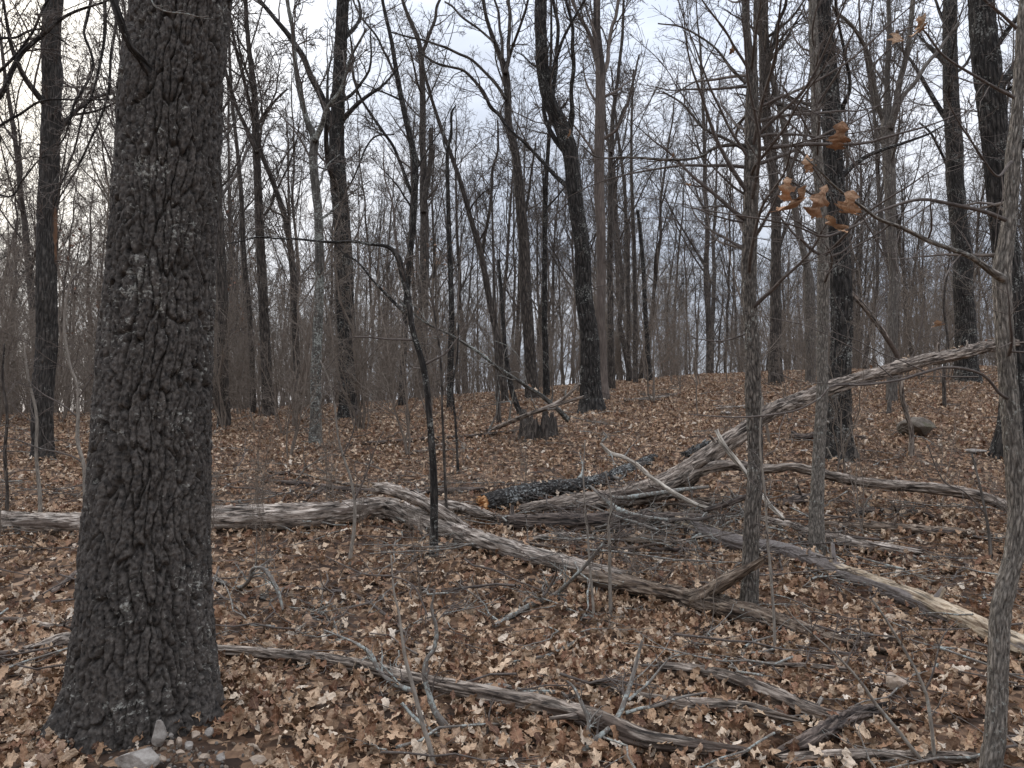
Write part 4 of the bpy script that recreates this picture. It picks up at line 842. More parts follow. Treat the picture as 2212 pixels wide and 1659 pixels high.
 ('small grey stem left of the stump, straight and short branched', [(1078, 918, 12), (1076, 870, 10), (1074, 800, 9), (1070, 700, 8), (1066, 600, 7), (1064, 500, 5), (1060, 380, 3)], [], None, 'grey', 8, 10, dict(lf=.12)),
 ('thin stem rising behind the mossy boulder with a slight kink', [(2040, 880, 9), (2040, 800, 7), (2046, 740, 6), (2040, 650, 5), (2052, 540, 4)], [], None, 'grey', 8, 9, dict(lf=.25)),
 ('forked thin shoot in front of the right end of the grey bent log', [(2140, 1210, 8), (2136, 1150, 7), (2120, 1060, 5), (2100, 980, 4)], [[(2130, 1110, 4), (2080, 1060, 3), (2040, 1040, 3), (2000, 960, 2)]], None, 'pale', 8, 5, dict(lf=.35)),
]
M['rotten'] = M['greywood']
SAPD = {}
for k, (lab, rows, limbs, d, bark, sides, bear, opt) in enumerate(SAP):
    th, dd = sapling(lab, rows, limbs, d, bark, sides, k, bear=bear, **opt)
    SAPD[k] = th
    if dd > 4: TREE_POS.append((th.location[0], th.location[1]))

# dry leaves still hanging on the right edge sapling
HL = [(1811, 303, 52, 2.66), (1712, 452, 80, 2.6), (1700, 418, 40, 2.62), (1768, 440, 55, 2.6), (1808, 490, 55, 2.6), (1830, 460, 60, 2.62), (1986, 67, 40, 2.8), (1935, 80, 26, 2.8), (1746, 357, 30, 2.7), (2028, 706, 24, 2.9), (1990, 60, 28, 2.82)]
lg = np.random.default_rng(77)
for (u, v, w, d) in HL:
    vv, qq, aa = leaf_verts(lg, lg.uniform(.8, 2.2), lg.uniform(.1, .9), 3, .62, seg=20, half=.42)
    mm = Mesh(); mm.add(vv * 1.0, qq, None, aa)
    par = SAPD[2]
    p = at(u, v, d) - np.array(par.location)
    o = link('dry_leaf', mm.data('dry_leaf', M['hangleaf']), par, tuple(p)); s = w / FPX * d * 1.55
    o.scale = (s,) * 3; o.rotation_euler = (lg.uniform(-2.2, -.9), lg.uniform(-.6, .6), lg.uniform(-1.2, 1.2))
for (u, v, w, d, par) in [(1485, 403, 22, 5.4, 0), (1581, 110, 22, 5.4, 0), (1454, 340, 20, 5.4, 0), (1230, 293, 22, 5.4, 0)]:
    vv, qq, aa = leaf_verts(lg, 2.0, .7, 3, .5, seg=12); mm = Mesh(); mm.add(vv, qq, None, aa); par = SAPD[par]
    p = at(u, v, d) - np.array(par.location); o = link('dry_leaf', mm.data('dry_leaf', M['hangleaf']), par, tuple(p)); s = w / FPX * d * 1.2
    o.scale = (s,) * 3; o.rotation_euler = (lg.uniform(-2.2, -.9), lg.uniform(-.6, .6), lg.uniform(-1.2, 1.2))

# limbs of a tree standing out of frame on the left
rng = np.random.default_rng(61)
lt = thing('tree', 'tree just beyond the left edge whose dark hanging limbs curve in front of the sky', 'tree', (-6.3, 6.4, float(ground(-6.3, 6.4))))
tp = smooth(np.array([[-6.3, 6.4, float(ground(-6.3, 6.4)) - .15, .17], [-6.25, 6.4, 2, .13], [-6.1, 6.4, 5, .12], [-5.6, 6.4, 8, .09]]), 60)
put_tube(lt, 'trunk', tp, 24, 'dark', ridge_disp(.012, .04, .14, 9))
HLM = [[(-160, -300, 20), (100, -130, 14), (190, -30, 7), (184, 40, 7), (177, 73, 6), (193, 115, 6), (197, 147, 6), (180, 195, 6), (167, 220, 6), (155, 265, 5), (143, 293, 4), (123, 317, 3)],
       [(-120, -300, 18), (120, -160, 12), (222, -40, 8), (227, 0, 8), (228, 77, 7), (222, 125, 6), (213, 167, 6), (196, 215, 6), (180, 240, 5), (160, 320, 4), (133, 400, 3), (122, 450, 2)],
       [(120, -160, 9), (240, -30, 7), (247, 27, 7), (238, 80, 6), (233, 117, 6), (232, 170, 6), (230, 200, 6), (218, 260, 5), (200, 300, 5), (160, 370, 4), (127, 427, 3)],
       [(-220, 420, 17), (-90, 300, 14), (0, 205, 12), (25, 155, 11), (50, 112, 10), (95, 72, 9), (140, 40, 7), (215, 8, 5), (250, -10, 4)],
       [(-200, 330, 14), (-60, 200, 9), (0, 150, 7), (60, 90, 6), (100, 20, 5), (130, -20, 4)], [(-200, 240, 12), (-60, 300, 7), (30, 255, 6), (90, 218, 5), (170, 215, 4), (262, 217, 3)],
       [(-200, 100, 10), (-60, 90, 7), (0, 82, 6), (30, 78, 5), (60, 60, 5), (95, 60, 4), (150, 100, 3)], [(-200, 300, 8), (0, 420, 5), (50, 385, 4), (90, 340, 3), (140, 330, 2)]]
Ps, Rs = [], []
for i, lm in enumerate(HLM):
    l_ = crooked(traced(lm, 6.2, 60), .02, i * 5, 3); l_[0, :3] = [-6.1, 6.4, l_[0, 2]]
    put_tube(lt, 'limb', l_, 8, 'dark', None); P, R = poly(l_[14:], 12); Ps.append(P); Rs.append(R)
Pb, Rb = np.concatenate(Ps), np.concatenate(Rs)
P2, R2 = grow(rng, Pb, Rb, 11, .05, 1, .9, .28, 8, .13, -.02, .5, .0028); P3, R3 = grow(rng, P2, R2, 6, .1, 1, .8, .45, 5, .18, -.01, .7, .002); P4, R4 = grow(rng, P3, R3, 3, .1, 1, .8, .5, 3, .2, 0, .8, .0016)
put_twigs(lt, 'twigs', [(P2, R2, 4), (P3, R3, 3), (P4, R4, 3)], 'twig')

# ------------------------------------------------------------------ fallen logs
def log_(name, label, cat, mat, rows, d=None, dmul=0.0, sides=36, amp=.006, jag=.05, k=0, disp=None, twigs=0, lie=True, end=None, rm=1.0, n=None, tm='litwig', subs=(), drs=None):
    """pixel rows (u, v, width[, depth]); depth from the ground just under the log unless given"""
    rows2 = []
    for r_ in rows:
        if len(r_) > 3: dd = r_[3]
        elif d is not None: dd = d
        else:
            dd = hit(r_[0], r_[1] + r_[2] * 0.42, 14)     # where its underside meets the ground
        rows2.append((r_[0], r_[1], r_[2], dd))
    pr = traced(rows2, 1, n or max(40, len(rows) * 12), rmul=rm)
    th = thing(name, label, cat, pr[len(pr) // 2, :3])
    pr = crooked(pr, .012, k * 1.9, 1.5); pr[:, 2] += .028 if pr[0, 1] < 5 else (.012 if pr[0, 1] < 7 else 0)
    v, q, t, a = trunk_mesh(pr, sides, disp or wood_disp(amp, k), True, None, jag, k)
    mm = Mesh(); mm.add(v - np.array(th.location), q, t, a); link('stem' if pr[:, 3].max() < .03 else 'trunk', mm.data(name, M[mat]), th)
    Ps, Rs = [], []
    rs_ = np.random.default_rng(700 + k)
    if pr[:, 3].max() > .045:                    # snapped side stubs
        for _ in range(int(rs_.integers(2, 5))):
            i_ = int(rs_.uniform(.15, .85) * len(pr)); T_ = unit(pr[i_ + 1, :3] - pr[i_, :3]); a_ = rs_.uniform(-.5, 3.6)
            e_ = unit(np.cross(T_, [0, 0, 1])); f_ = np.cross(e_, T_); dr = unit(e_ * math.cos(a_) + f_ * abs(math.sin(a_)) + T_ * rs_.uniform(-.6, .6))
            L_ = rs_.uniform(.04, .14); r_s = pr[i_, 3] * rs_.uniform(.16, .34)
            row = np.array([[*(pr[i_, :3] + dr * pr[i_, 3] * .6), r_s * 1.6], [*(pr[i_, :3] + dr * (pr[i_, 3] + L_ * .4)), r_s], [*(pr[i_, :3] + dr * (pr[i_, 3] + L_) + rs_.normal(0, .012, 3)), r_s * .7]])
            put_tube(th, 'stub', smooth(row, 9), 9, mat, None, True, None, .012, 3)
    for si, (smat, srows) in enumerate(subs):
        sr = [(r_[0], r_[1], r_[2], r_[3] if len(r_) > 3 else (d or hit(r_[0], r_[1] + r_[2] * .42, 14))) for r_ in srows]
        l_ = crooked(traced(sr, 1, max(30, len(sr) * 9)), .01, si + k, 3)
        put_tube(th, 'branch', l_, max(8, sides // 2), smat, wood_disp(amp * .7, k + si), True, None, jag * .4, si)
        Ps.append(poly(l_, 12)[0]); Rs.append(poly(l_, 12)[1])
    if twigs:
        rng = np.random.default_rng(900 + k); P0, R0 = poly(pr, 12); Ps.append(P0); Rs.append(R0)
        P0, R0 = np.concatenate(Ps), np.concatenate(Rs)
        P1, R1 = grow(rng, P0, R0, twigs, .1, 1, .9, .26, 8, .17, .03, .5, .0021); P2, R2 = grow(rng, P1, R1, 4, .15, 1, .8, .45, 5, .20, .02, .7, .0015)
        put_twigs(th, 'twigs', [(P1, R1, 5), (P2, R2, 4)], 'litwig' if tm == 'twig' and k % 2 else tm)
    return th, pr
LOGS = [
 ('fallen_log', 'long pale weathered log lying from the left edge behind the big oak to the centre', 'log', 'palewood', [(-60, 1128, 50), (0, 1128, 48), (90, 1131, 48), (180, 1131, 50), (320, 1127, 54), (445, 1121, 58), (560, 1118, 60), (650, 1116, 58), (740, 1110, 54), (800, 1102, 52), (850, 1104, 50), (920, 1130, 48), (1004, 1158, 44), (1070, 1178, 44), (1170, 1206, 42), (1237, 1223, 40), (1300, 1236, 36), (1340, 1241, 26)], dict(sides=56, amp=.010, jag=.10, n=240)),
 ('fallen_log', 'splintered pale slab lying on the long weathered log, its torn end brown', 'log', 'palewood', [(818, 1056, 22, 7.35), (840, 1056, 28, 7.3), (880, 1067, 28, 7.2), (920, 1086, 28, 7.1), (957, 1107, 28, 7.0), (985, 1126, 26, 6.95), (1012, 1144, 18, 6.9)], dict(sides=30, amp=.012, jag=.08)),
 ('fallen_log', 'crumbling brown log carrying on from the long pale log, with a raised broken arm', 'log', 'rotwood', [(1262, 1250, 34), (1290, 1256, 38), (1370, 1273, 40), (1430, 1285, 40), (1475, 1296, 42), (1520, 1306, 46), (1558, 1314, 48), (1625, 1332, 48), (1660, 1340, 42), (1708, 1354, 34), (1808, 1386, 22), (1908, 1410, 12)],
  dict(sides=44, amp=.014, jag=.05, n=160, subs=[('rotwood', [(1495, 1292, 30, 5.5), (1530, 1276, 32, 5.45), (1575, 1252, 30, 5.35), (1615, 1228, 24, 5.27), (1650, 1206, 14, 5.2)])])),
 ('leaning_log', 'long broken log rising to the right, propped on the thickest right hand trunk', 'log', 'greywood', [(1128, 1104, 26, 7.75), (1222, 1090, 40, 7.75), (1322, 1078, 44, 7.75), (1415, 1056, 54, 7.75), (1460, 1036, 58, 7.8), (1500, 1008, 50, 7.85), (1538, 978, 40, 7.9), (1605, 932, 38, 8.0), (1661, 893, 36, 8.1), (1725, 866, 34, 8.3), (1775, 845, 30, 8.4), (1841, 824, 30, 8.6), (1908, 806, 30, 8.8), (1975, 784, 28, 9.0), (2075, 763, 27, 9.4), (2141, 746, 26, 9.7), (2212, 738, 26, 9.9), (2300, 725, 22, 10.2)],
  dict(sides=48, amp=.014, jag=.06, n=300, subs=[('greywood', [(1470, 1040, 34, 7.75), (1521, 1013, 26, 7.75), (1580, 1004, 23, 7.8), (1651, 1014, 21, 7.8), (1708, 1010, 20, 7.8), (1751, 1016, 21, 7.75), (1808, 1030, 22, 7.7), (1875, 1043, 22, 7.6), (1975, 1050, 23, 7.5), (2075, 1061, 25, 7.3), (2141, 1078, 25, 7.15), (2190, 1102, 22, 7.0)]),
     ('whitewood', [(1548, 932, 8, 7.6), (1560, 955, 11, 7.55), (1578, 980, 11, 7.5), (1608, 1015, 9, 7.45), (1642, 1062, 9, 7.3), (1665, 1092, 10, 7.2), (1690, 1118, 7, 7.1)])])),
 ('fallen_log', 'blackish scaly barked log with a bright orange broken end', 'log', 'blacklog', [(1046, 1088, 40), (1080, 1080, 44), (1122, 1071, 44), (1160, 1062, 42), (1188, 1056, 40), (1255, 1049, 35), (1305, 1034, 28), (1372, 1006, 24), (1415, 988, 15)], dict(sides=64, jag=.02, n=150, disp=ridge_disp(.020, .05, .08, 77, .5), twigs=3)),
 ('fallen_log', 'dark half rotten log lying flat in front of the rising log', 'log', 'darkwood', [(1044, 1116, 14), (1080, 1124, 24), (1122, 1128, 36), (1238, 1128, 42), (1330, 1127, 40), (1440, 1125, 36), (1510, 1126, 30)], dict(sides=40, amp=.014, jag=.08, n=120)),
 ('fallen_log', 'long log stripped to pale yellow wood running down to the right edge', 'log', 'barelog', [(1475, 1132, 34), (1541, 1156, 38), (1608, 1176, 36), (1688, 1188, 32), (1751, 1208, 34), (1808, 1234, 38), (1908, 1268, 42), (2008, 1308, 46), (2108, 1352, 48), (2212, 1402, 46), (2290, 1440, 44)], dict(sides=48, amp=.008, jag=.06, n=240)),
 ('fallen_log', 'short grey log with a sawn looking blunt end behind the yellow stripped log', 'log', 'palewood', [(1640, 1122, 18), (1708, 1137, 24), (1781, 1158, 30), (1875, 1180, 28), (1940, 1190, 26), (1978, 1197, 22)], dict(sides=36, amp=.010, jag=.04)),
 ('fallen_log', 'low brown log half sunk in leaves far right below the bent grey one', 'log', 'rotwood', [(1775, 1134, 20), (1850, 1138, 24), (1925, 1140, 24), (2040, 1148, 22), (2120, 1155, 20), (2185, 1164, 18)], dict(sides=28, amp=.014, jag=.05)),
 ('fallen_log', 'dark mouldering log fragment between the two young trunks', 'log', 'darkwood', [(1660, 1092, 16), (1700, 1086, 24), (1740, 1076, 22), (1775, 1068, 14)], dict(sides=26, amp=.014, jag=.05)),
 ('fallen_log', 'black knobbly dead wood lying behind the low brown log', 'log', 'darkwood', [(1838, 1112, 12), (1870, 1106, 20), (1930, 1104, 18), (1990, 1112, 16), (2030, 1122, 8)], dict(sides=26, amp=.02, jag=.05, twigs=6)),
 ('fallen_log', 'long slim log in the foreground running from the big oak down to the bottom', 'log', 'greywood', [(472, 1415, 20), (520, 1418, 24), (600, 1425, 25), (680, 1430, 27), (737, 1438, 28), (804, 1452, 29), (870, 1474, 32), (937, 1491, 33), (1037, 1512, 36), (1137, 1531, 38), (1237, 1555, 42), (1320, 1584, 43), (1387, 1610, 40), (1470, 1624, 34), (1540, 1632, 28), (1610, 1640, 18)], dict(sides=44, amp=.006, jag=.03, n=300)),
 ('fallen_log', 'greyish brown log slanting down to the right in the lower right foreground', 'log', 'greywood', [(1440, 1453, 16), (1475, 1456, 22), (1541, 1467, 28), (1600, 1484, 32), (1641, 1500, 33), (1700, 1522, 32), (1741, 1540, 32), (1785, 1556, 28), (1812, 1562, 18)], dict(sides=40, amp=.008, jag=.04, n=120)),
 ('fallen_log', 'grey split plank of wood under the slanting foreground log', 'log', 'greywood', [(1300, 1494, 8), (1370, 1512, 20), (1420, 1523, 26), (1475, 1529, 30), (1540, 1533, 30), (1608, 1538, 26), (1660, 1548, 22), (1710, 1560, 12)], dict(sides=36, amp=.010, jag=.06, n=110)),
 ('fallen_log', 'dark cracked wood chunk with a frayed upper end in the lower right', 'log', 'darkwood', [(1912, 1541, 16), (1880, 1549, 26), (1845, 1562, 34), (1808, 1580, 38), (1770, 1600, 36), (1730, 1618, 28), (1690, 1634, 18), (1640, 1648, 10)], dict(sides=40, amp=.014, jag=.05, n=100)),
 ('fallen_log', 'flat dark log along the bottom edge on the right', 'log', 'greywood', [(1690, 1652, 16), (1760, 1648, 24), (1850, 1645, 26), (1950, 1645, 24), (2040, 1650, 24), (2120, 1655, 18)], dict(sides=32, amp=.008, jag=.03)),
 ('fallen_log', 'short brown log under the fork of the rising log', 'log', 'rotwood', [(1430, 1094, 18, 7.9), (1500, 1090, 26, 7.9), (1560, 1090, 25, 7.9), (1625, 1094, 18, 7.9)], dict(sides=30, amp=.012, jag=.05)),
 ('fallen_log', 'weathered log end poking out left of the black log\'s orange end', 'log', 'palewood', [(948, 1090, 18, 7.5), (985, 1094, 26, 7.5), (1030, 1106, 26, 7.45), (1060, 1114, 14, 7.4)], dict(sides=30, amp=.012, jag=.06)),
 ('fallen_log', 'rotten flat piece of wood beneath the twiggy sapling at the centre', 'log', 'rotwood', [(1290, 1168, 14), (1340, 1166, 24), (1400, 1172, 22), (1455, 1180, 12)], dict(sides=26, amp=.014, jag=.05)),
 ('fallen_log', 'thin dead pole slanting across behind the stump', 'log', 'greywood', [(880, 982, 6), (977, 953, 9), (1054, 930, 10), (1130, 900, 10, 10.6), (1187, 880, 9, 10.4), (1260, 858, 6, 10.2)], dict(sides=14, amp=.004, jag=.02, subs=[('greywood', [(1170, 884, 6, 10.5), (1215, 862, 8, 10.5), (1252, 828, 6, 10.5)])], twigs=5)),
 ('fallen_log', 'thin dark log on the ground left of the stump', 'log', 'darkwood', [(645, 970, 7), (700, 964, 8), (790, 957, 9), (900, 950, 8), (1000, 944, 8), (1110, 932, 7)], dict(sides=14, amp=.004, jag=.02)),
 ('leaning_log', 'mottled white and grey dead pole leaning down towards the stump from the upper left', 'log', 'lichened', [(1226, 906, 13, 11.6), (1205, 885, 11, 11.5), (1170, 855, 9, 11.4), (1137, 834, 8, 11.3), (1070, 790, 8, 11.1), (1037, 763, 7, 11.0), (977, 726, 6, 10.9), (915, 695, 4, 10.8), (860, 650, 3, 10.6)], dict(sides=14, amp=.004, jag=.02, twigs=8)),
 ('fallen_log', 'thick pale log stub half hidden behind the big oak at the left', 'log', 'palewood', [(60, 1414, 16), (95, 1402, 26), (130, 1392, 34), (175, 1390, 40), (215, 1392, 40)], dict(sides=26, amp=.006, jag=.04)),
 ('fallen_log', 'small dark log on the slope to the right of the centre', 'log', 'blacklog', [(1480, 984, 16), (1500, 974, 20), (1520, 964, 18), (1545, 952, 10)], dict(sides=22, amp=.02, jag=.04)),
 ('fallen_log', 'short charred looking log just left of the near black trunk', 'log', 'darkwood', [(1712, 938, 14), (1735, 945, 18), (1760, 941, 20), (1790, 936, 16)], dict(sides=20, amp=.02, jag=.04)),
 ('fallen_log', 'short dark root piece just right of the near black trunk', 'log', 'darkwood', [(1830, 942, 10), (1855, 946, 14), (1885, 948, 10)], dict(sides=16, amp=.02, jag=.03)),
 ('fallen_log', 'thin pale log lying far back right of the bent trunk', 'log', 'palewood', [(1545, 884, 6), (1600, 880, 8), (1640, 874, 7)], dict(sides=12, amp=.006, jag=.03)),
 ('fallen_log', 'thin brown log lying far back just beyond the bent trunk', 'log', 'greywood', [(1350, 866, 6), (1400, 862, 9), (1440, 856, 8), (1475, 850, 5)], dict(sides=12, amp=.006, jag=.03)),
]
LG = []
for k, (nm, lab, cat, mat, rows, opt) in enumerate(LOGS):
    LG.append(log_(nm, lab, cat, mat, rows, k=k, **opt))
# leaves blown against and onto the logs
dg = np.random.default_rng(31); dp = []
for th_l, pr_l in LG:
    if pr_l[0, 1] > 12: continue
    Ln = float(np.linalg.norm(np.diff(pr_l[:, :3], axis=0), axis=1).sum())
    for _ in range(int(Ln * 30)):
        i_ = int(dg.integers(2, len(pr_l) - 2)); T_ = unit(pr_l[i_ + 1, :3] - pr_l[i_, :3]); e_ = np.array([-T_[1], T_[0], 0]); r_ = pr_l[i_, 3]
        if dg.random() < .10: o_ = e_ * dg.uniform(-.5, .5) * r_; zz = pr_l[i_, 2] + r_ * .93 + .012; tl_ = .35
        else:
            o_ = e_ * dg.choice([-1, 1]) * (r_ + dg.uniform(-.01, .10)); gz_ = float(ground(pr_l[i_, 0] + o_[0], pr_l[i_, 1] + o_[1]))
            if pr_l[i_, 2] - r_ > gz_ + .12: continue
            zz = gz_ + dg.uniform(.02, .07); tl_ = .8
        dp.append([pr_l[i_, 0] + o_[0], pr_l[i_, 1] + o_[1], zz, dg.normal(0, tl_), dg.normal(0, tl_), dg.uniform(0, 6.28), dg.uniform(.045, .10)])
for _ in range(230):                             # banked round the oak
    a_ = dg.uniform(0, 6.28); r_ = dg.uniform(.30, .62); ox, oy = OAKC[0] + r_ * math.cos(a_), OAKC[1] + r_ * math.sin(a_)
    if ox > OAKC[0] and oy < OAKC[1] - .2: continue
    dp.append([ox, oy, float(ground(ox, oy)) + dg.uniform(.01, .06), dg.normal(0, .7), dg.normal(0, .7), dg.uniform(0, 6.28), dg.uniform(.05, .11)])
dp = np.array(dp)
dr_ = scatter('leaf_drift', dp[:, :3], dp[:, 3:6], dp[:, 6], dg.integers(0, 18, len(dp)), leaf_col)
dr_['label'] = 'dry leaves banked against and caught on the fallen logs'; dr_['category'] = 'leaf litter'
# bright torn wood on the end of the black log
th, pr = LG[4]
rng = np.random.default_rng(12)
base = pr[0, :3]; ax = unit(pr[0, :3] - pr[3, :3]); r0 = pr[0, 3]
e1 = unit(np.cross(ax, [0, 0, 1])); e2 = np.cross(ax, e1)
mm = Mesh()
for i in range(34):
    a_ = rng.uniform(0, 6.28); q_ = r0 * .86 * math.sqrt(rng.uniform(0, 1))
    c = base + e1 * math.cos(a_) * q_ + e2 * math.sin(a_) * q_ - ax * .03
    ln = rng.uniform(.03, .10); w_ = rng.uniform(.008, .018)
    P = np.stack([c, c + ax * ln * .6 + rng.normal(0, .004, 3), c + ax * ln + rng.normal(0, .01, 3)])[None]
    v, q, a = tubes(P - np.array(th.location), np.array([[w_, w_ * .8, .001]]), 5); mm.add(v, q, None, a)
# solid torn face
n_ = 40; aa = np.arange(n_) * 6.2832 / n_
ring = base + (np.cos(aa)[:, None] * e1 + np.sin(aa)[:, None] * e2) * r0 * .98
ring2 = base + ax * (.02 + .05 * rng.random(n_))[:, None] + (np.cos(aa)[:, None] * e1 + np.sin(aa)[:, None] * e2) * r0 * .8
ring3 = base + ax * (.03 + .04 * rng.random(n_))[:, None] + (np.cos(aa)[:, None] * e1 + np.sin(aa)[:, None] * e2) * r0 * .35
vv = np.vstack([ring, ring2, ring3, base + ax * .03]) - np.array(th.location)
j = np.arange(n_); jn = (j + 1) % n_
mm.add(vv, np.vstack([np.stack([j + o, jn + o, jn + o + n_, j + o + n_], 1) for o in (0, n_)]), np.stack([j + 2 * n_, jn + 2 * n_, np.full(n_, 3 * n_)], 1))
link('broken_end', mm.data('broken_end', M['orange'], smooth=False), th)['label'] = 'bright orange splintered end'

